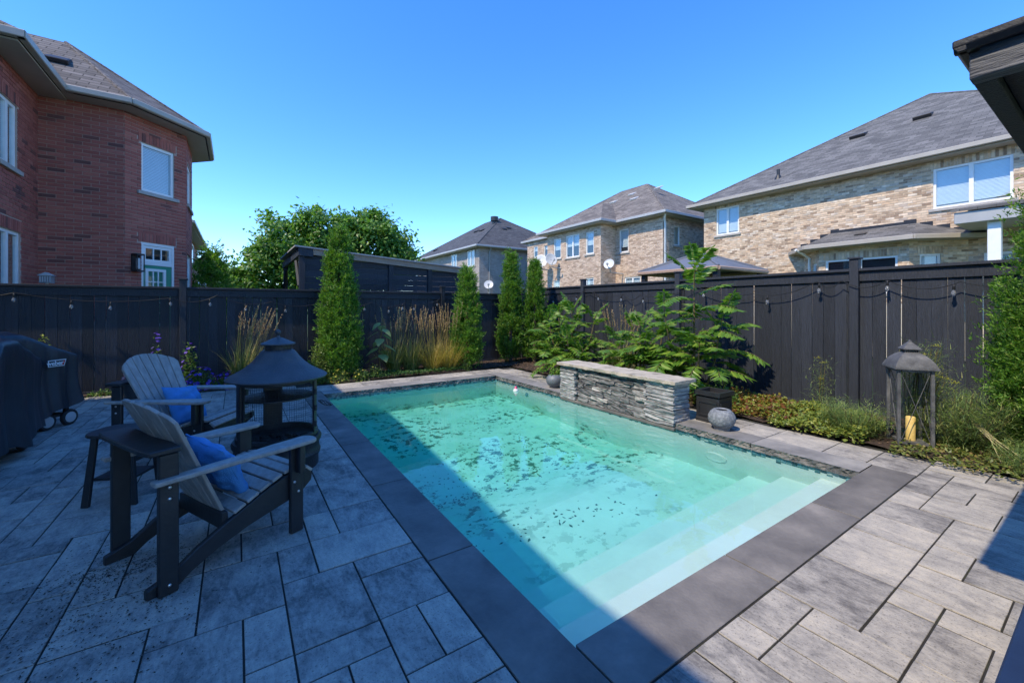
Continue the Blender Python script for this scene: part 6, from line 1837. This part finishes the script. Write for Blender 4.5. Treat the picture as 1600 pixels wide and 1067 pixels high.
grass('second tasselled clump from the left, in front of the far fence', 3.36, 9.25, 1.52, 260, 24, 43, 0.15)
grass('golden-green tasselled clump left of the short cedar', 3.85, 9.15, 1.5, 420, 30, 44, 0.19, m=GOLD, blade_h=0.55)
grass('rightmost golden tasselled clump, its blades spilling toward the short cedar', 4.22, 9.05, 1.62, 460, 34, 45, 0.20, m=GOLD, blade_h=0.55, lean=(0.05, -0.02))
grass('reddish tasselled grass tuft behind the stone wall, between two sumacs', 6.55, 5.85, 1.58, 300, 34, 46, 0.20, lean=(0.03, 0.03))

# sunflower-like plant with big pale leaves
BIGLEAF = leafmat('pale_big_leaf', [(0, (0.20, 0.30, 0.10)), (1, (0.32, 0.42, 0.17))], trans=0.45, rough=0.5)
sf = thing('sunflower_plant', 'stalk with big pale heart-shaped leaves right of the tall cedar', 'plant', (2.62, 9.15, 0))
MB().tube([(2.62, 9.15, 0), (2.60, 9.13, 0.6), (2.66, 9.08, 1.15)], [0.014, 0.011, 0.007], 7).build('stem', STEM, sf)
for k in range(13):
    f = k / 12
    az = k * 2.4
    zb = 0.35 + 0.82 * f
    d_ = np.array([math.cos(az), math.sin(az), 0.25 - 0.3 * f])
    b_ = np.array([2.62 + 0.03 * f + 0.07 * math.cos(az), 9.12 + 0.07 * math.sin(az), zb])
    V = []
    u_ = d_ / np.linalg.norm(d_); sd = np.cross(u_, [0, 0, 1.0]); L = 0.27 * (1.1 - 0.35 * f)
    for a, w_, dz in ((0, 0.0, 0), (0.1, 0.34, -0.05), (0.35, 0.42, -0.2), (0.7, 0.24, -0.45), (1.0, 0.0, -0.75)):
        c_ = b_ + u_ * L * a + np.array([0, 0, dz * L])
        V += [c_ - sd * w_ * L - np.array([0, 0, 0.05 * L]), c_, c_ + sd * w_ * L - np.array([0, 0, 0.05 * L])]
    Fq = []
    for i in range(4): Fq += [(3 * i, 3 * i + 1, 3 * i + 4, 3 * i + 3), (3 * i + 1, 3 * i + 2, 3 * i + 5, 3 * i + 4)]
    lo = npmesh('leaf', V, Fq, BIGLEAF, sf, True)
    MB().tube([(2.62 + 0.03 * f, 9.13, zb - 0.02), tuple(b_)], 0.004, 5).build('leaf_stalk', STEM, lo)

# low leafy mounds, flowers and ground cover
HERB = leafmat('herb_leaf', [(0, (0.05, 0.11, 0.02)), (0.5, (0.09, 0.17, 0.03)), (1, (0.16, 0.24, 0.05))], trans=0.35, rough=0.5)
YEL = leafmat('yellow_umbel', [(0, (0.26, 0.28, 0.03)), (0.6, (0.42, 0.40, 0.05)), (1, (0.55, 0.48, 0.08))], trans=0.3, rough=0.7)
PURP = leafmat('purple_petal', [(0, (0.045, 0.025, 0.28)), (0.6, (0.10, 0.05, 0.42)), (1, (0.24, 0.14, 0.52))], trans=0.3, rough=0.6)
PINK = leafmat('pink_petal', [(0, (0.45, 0.16, 0.22)), (1, (0.65, 0.42, 0.42))], trans=0.3, rough=0.6)
def mound(name, label, cat, x, y, rx, ry, h, n, seed, ls, m=HERB, flowers=None, group=None, z0=0.0):
    g_ = np.random.default_rng(seed)
    t = thing(name, label, cat, (x, y, z0), group)
    v = norm(g_.normal(size=(n, 3))); v[:, 2] = np.abs(v[:, 2])
    rr = 0.35 + 0.65 * g_.random((n, 1)) ** 0.5
    P = np.array([x, y, z0]) + v * rr * np.array([rx, ry, h]) * (1 + 0.2 * np.sin(5 * v[:, :1] + 4 * v[:, 1:2] + seed))
    leaves('foliage', P, v * 0.6 + 0.7 * g_.normal(size=(n, 3)), v + np.array([0, 0, 0.5]) + 0.4 * g_.normal(size=(n, 3)), g_.uniform(0.7, 1.3, n) * ls, g_.uniform(0.4, 0.7, n) * ls, m, t)
    ns = 9
    st_ = MB()
    for k in range(ns):
        a = k * 0.7
        st_.tube([(x, y, z0), (x + 0.35 * rx * math.cos(a), y + 0.35 * ry * math.sin(a), z0 + h * 0.7)], 0.004, 4)
    st_.build('stems', STEM, t)['kind'] = 'stuff'
    if flowers is not None:
        fm, nf, fs = flowers
        v = norm(g_.normal(size=(nf, 3))); v[:, 2] = np.abs(v[:, 2]) * 1.2
        C = np.array([x, y, z0]) + v * np.array([rx, ry, h]) * 1.02
        Ci = np.repeat(C, 5, 0); Vi = np.repeat(v, 5, 0)
        a = np.tile(np.arange(5) * 1.2566, nf)
        e1 = norm(np.cross(Vi, [0.3, 0.2, 1.0])); e2 = np.cross(Vi, e1)
        D = e1 * np.cos(a)[:, None] + e2 * np.sin(a)[:, None] + Vi * 0.25
        stuff(leaves('petals', Ci, D, Vi, np.full(len(Ci), fs), np.full(len(Ci), fs * 0.95), fm, t, fold=-0.1, mid=0.7))
    return t
mound('petunia_plant', 'mound of blue-purple flowers behind the farther chair arm', 'flowers', -0.52, 9.3, 0.26, 0.2, 0.34, 700, 51, 0.05, flowers=(PURP, 80, 0.036))
mound('petunia_plant', 'smaller purple flower mound between the farther chair and the fire pit', 'flowers', -0.12, 9.25, 0.24, 0.18, 0.26, 600, 52, 0.05, flowers=(PURP, 45, 0.034))
mound('hollyhock_plant', 'upright leafy stalk topped by purple flowers beside the fence post', 'flowers', -0.70, 9.5, 0.12, 0.12, 0.80, 420, 53, 0.07, flowers=(PURP, 16, 0.034))
mound('flower_stalk', 'single purple and cream flower head peeping over the farther chair back', 'flowers', -1.15, 9.5, 0.08, 0.08, 0.92, 160, 54, 0.05, flowers=(PURP, 16, 0.034))
mound('leafy_shrub', 'leafy green plant right of the purple flowers, under the leaning grass', 'plant', 0.28, 9.25, 0.30, 0.2, 0.34, 800, 55, 0.055)
mound('leafy_shrub', 'yellow-green shrub top peeping over the covered grill', 'plant', -2.52, 9.3, 0.22, 0.2, 0.96, 900, 56, 0.055, m=leafmat('lime_leaf', [(0, (0.16, 0.22, 0.02)), (1, (0.32, 0.36, 0.05))]))
mound('weed_tuft', 'low green weed at the foot of the fence beside the grill', 'plant', -1.85, 9.62, 0.18, 0.1, 0.10, 160, 57, 0.045)
mound('fennel_plant', 'yellow-topped plant at the far pool corner under the tall cedar', 'plant', 1.72, 8.72, 0.18, 0.12, 0.22, 420, 58, 0.03, flowers=(YEL, 60, 0.018))
mound('fennel_plant', 'yellow-green herb right of the tall cedar foot by the far coping', 'plant', 2.12, 8.72, 0.16, 0.12, 0.20, 420, 59, 0.045, flowers=(YEL, 16, 0.02))
mound('herb_plant', 'pale green herb tuft on the far bed below the big-leaved stalk', 'plant', 2.42, 8.8, 0.14, 0.1, 0.28, 300, 60, 0.045, flowers=(YEL, 10, 0.02))
mound('cedar_seedling', 'bushy green skirt hiding the left foot of the tall cedar', 'plant', 1.45, 9.0, 0.26, 0.2, 0.75, 2600, 61, 0.045, m=leafmat('lime_cedar_leaf', [(0, (0.08, 0.14, 0.02)), (1, (0.2, 0.27, 0.05))]))
mound('herb_plant', 'leafy sprig in front of the short cedar foot', 'plant', 4.52, 8.72, 0.12, 0.1, 0.24, 260, 62, 0.05)
mound('leafy_shrub', 'leafy green shrub growing behind the smooth bowl', 'plant', 5.75, 6.35, 0.30, 0.35, 0.52, 1500, 63, 0.07, m=SUM)
mound('leafy_shrub', 'small leafy plant in shade behind the black planter', 'plant', 5.95, 3.35, 0.22, 0.25, 0.42, 500, 64, 0.06)
mound('potted_plant', 'sprig growing in the smooth round bowl', 'plant', 4.95, 6.0, 0.10, 0.10, 0.14, 90, 65, 0.06, m=SUM, z0=0.22)
# pot of pink flowers by the fence
pt = thing('flower_pot', 'black pot of pink flowers by the fence behind the farther chair', 'flower pot', (-1.42, 9.1, 0), local=True)
MB().lathe([(0.001, 0), (0.09, 0), (0.13, 0.28), (0.14, 0.28), (0.14, 0.30), (0.12, 0.30), (0.001, 0.27)], 24).build('pot', PLM, pt, smooth=0.6)
g_ = np.random.default_rng(77)
v = norm(g_.normal(size=(60, 3))); v[:, 2] = abs(v[:, 2])
stuff(leaves('petals', v * np.array([0.1, 0.1, 0.1]) + [0, 0, 0.32], v + 0.4 * g_.normal(size=(60, 3)), v, 0.04, 0.035, PINK, pt))

def cover_patch(name, label, x0, x1, y0, y1, n, h, stops, seed, ls, cat='ground cover'):
    g_ = np.random.default_rng(seed)
    m_ = leafmat(name + '_leaf', stops, trans=0.3)
    P = np.stack([g_.uniform(x0, x1, n), g_.uniform(y0, y1, n), np.zeros(n)], 1)
    P[:, 2] = 0.03 + h * g_.random(n) ** 0.7 * (0.6 + 0.4 * np.sin(3.1 * P[:, 0] + 5.3 * P[:, 1]) * np.sin(7 * P[:, 1] + seed))
    D = g_.normal(size=(n, 3)); D[:, 2] = D[:, 2] * 0.4 + 0.15
    N = np.array([0, 0, 1.0]) + 0.45 * g_.normal(size=(n, 3))
    return tag(stuff(leaves(name, P, D, N, g_.uniform(0.6, 1.3, n) * ls, g_.uniform(0.5, 0.9, n) * ls, m_)), label, cat)
cover_patch('strawberry_groundcover', 'reddish and lime low ground cover along the foot of the sunlit fence', 5.72, 6.9, 2.35, 3.75, 4200, 0.17, [(0, (0.14, 0.045, 0.02)), (0.25, (0.25, 0.10, 0.03)), (0.4, (0.16, 0.17, 0.03)), (0.7, (0.22, 0.26, 0.04)), (0.9, (0.36, 0.34, 0.05)), (1, (0.30, 0.14, 0.04))], 71, 0.055)
cover_patch('lime_groundcover', 'lime green ground cover between the reddish patch and the lantern', 5.55, 6.7, 1.62, 2.55, 3600, 0.20, [(0, (0.10, 0.15, 0.025)), (0.6, (0.20, 0.26, 0.04)), (1, (0.36, 0.36, 0.06))], 72, 0.045)
cover_patch('weedy_edge', 'low weeds and litter along the paving edge near the lantern', 5.45, 6.6, 0.42, 1.4, 1500, 0.07, [(0, (0.06, 0.09, 0.02)), (0.6, (0.18, 0.22, 0.04)), (1, (0.30, 0.22, 0.08))], 73, 0.04)
cover_patch('far_groundcover', 'dark green creeping ground cover below the tasselled grasses', 2.3, 4.5, 8.66, 9.1, 2400, 0.13, [(0, (0.02, 0.07, 0.015)), (0.6, (0.05, 0.13, 0.025)), (1, (0.12, 0.20, 0.04))], 74, 0.04)
# feathery dill clumps round the lantern
DILL = leafmat('dill_thread', [(0, (0.09, 0.16, 0.05)), (0.5, (0.17, 0.26, 0.07)), (0.85, (0.28, 0.35, 0.09)), (1, (0.42, 0.41, 0.14))], trans=0.35, rough=0.6)
def dill(label, x, y, r, h, n, seed, lean=(0, 0), umb=8):
    g_ = np.random.default_rng(seed)
    t = thing('dill_plant', label, 'dill', (x, y, 0), 'feathery dill plants by the lantern')
    st_ = MB(); ends = []
    for k in range(max(4, n // 260)):
        a = g_.uniform(0, 6.28); q = r * math.sqrt(g_.random())
        hh = h * g_.uniform(0.6, 1.0)
        p1 = (x + q * math.cos(a) + lean[0] * hh, y + q * math.sin(a) + lean[1] * hh, hh)
        st_.tube([(x + 0.3 * q * math.cos(a), y + 0.3 * q * math.sin(a), 0), ((x + p1[0]) / 2 + 0.2 * q * math.cos(a), (y + p1[1]) / 2 + 0.2 * q * math.sin(a), hh * 0.55), p1], 0.0035, 4)
        ends.append((np.array([x + 0.3 * q * math.cos(a), y + 0.3 * q * math.sin(a), 0]), np.array(p1)))
    st_.build('stems', STEM, t)['kind'] = 'stuff'
    i = g_.integers(0, len(ends), n); f = g_.random((n, 1)) ** 0.8
    B = np.array([ends[k][0] for k in i]); T = np.array([ends[k][1] for k in i])
    P = B + (T - B) * f + 0.07 * g_.normal(size=(n, 3)); P[:, 2] = np.abs(P[:, 2]) + 0.02
    D = g_.normal(size=(n, 3)); D[:, 2] = np.abs(D[:, 2]) * 0.8
    stuff(strips('fronds', P, D, g_.uniform(0.04, 0.11, n), g_.uniform(0.003, 0.006, n), DILL, t, droop=g_.uniform(0, 0.6, n), segs=2))
    if umb:
        P, D = [], []
        for k in range(umb):
            c_ = ends[k % len(ends)][1] + g_.normal(size=3) * 0.05
            for j in range(34):
                v = norm(g_.normal(size=(1, 3)))[0]; v[2] = abs(v[2]) * 0.5
                P.append(c_ + v * 0.045 * g_.random() ** 0.5); D.append(v)
        P, D = np.array(P), np.array(D)
        stuff(leaves('seed_heads', P, D + [0, 0, 0.4], g_.normal(size=P.shape), 0.014, 0.008, YEL, t))
    return t
dill('tall feathery dill leaning through the right side of the lantern', 6.28, 1.36, 0.22, 1.05, 5200, 81, lean=(0.02, -0.10), umb=9)
dill('bushy dill sprawling right of the lantern over the paving edge', 6.30, 0.98, 0.40, 0.62, 6800, 82, lean=(-0.05, -0.25), umb=3)
dill('low yellow-green dill in front of the lantern, left side', 5.95, 1.82, 0.36, 0.38, 4200, 83, umb=2)
dill('thin dill stalk standing against the fence left of the lantern', 6.75, 2.45, 0.10, 0.78, 500, 84, umb=3)
dill('small dill tuft on the paving edge at the far right', 5.85, 0.52, 0.22, 0.22, 1300, 85, umb=0)
# bleached stalks fallen across the bed
fs_ = MB()
for k in range(5):
    a = random.uniform(-0.15, 0.15)
    fs_.tube([(6.25 + 0.05 * k, 1.0 + 0.02 * k, 0.45), (6.05, 0.72 + 0.03 * k, 0.22 + 0.02 * k), (5.78 + 0.04 * k, 0.52 + a, 0.03)], 0.004, 5)
tag(stuff(fs_.build('fallen_stalks', M('straw', [(0.34, 0.30, 0.14), (0.42, 0.36, 0.2)], rough=0.7))), 'bleached fallen stalks bent over the bed right of the lantern', 'stalks')
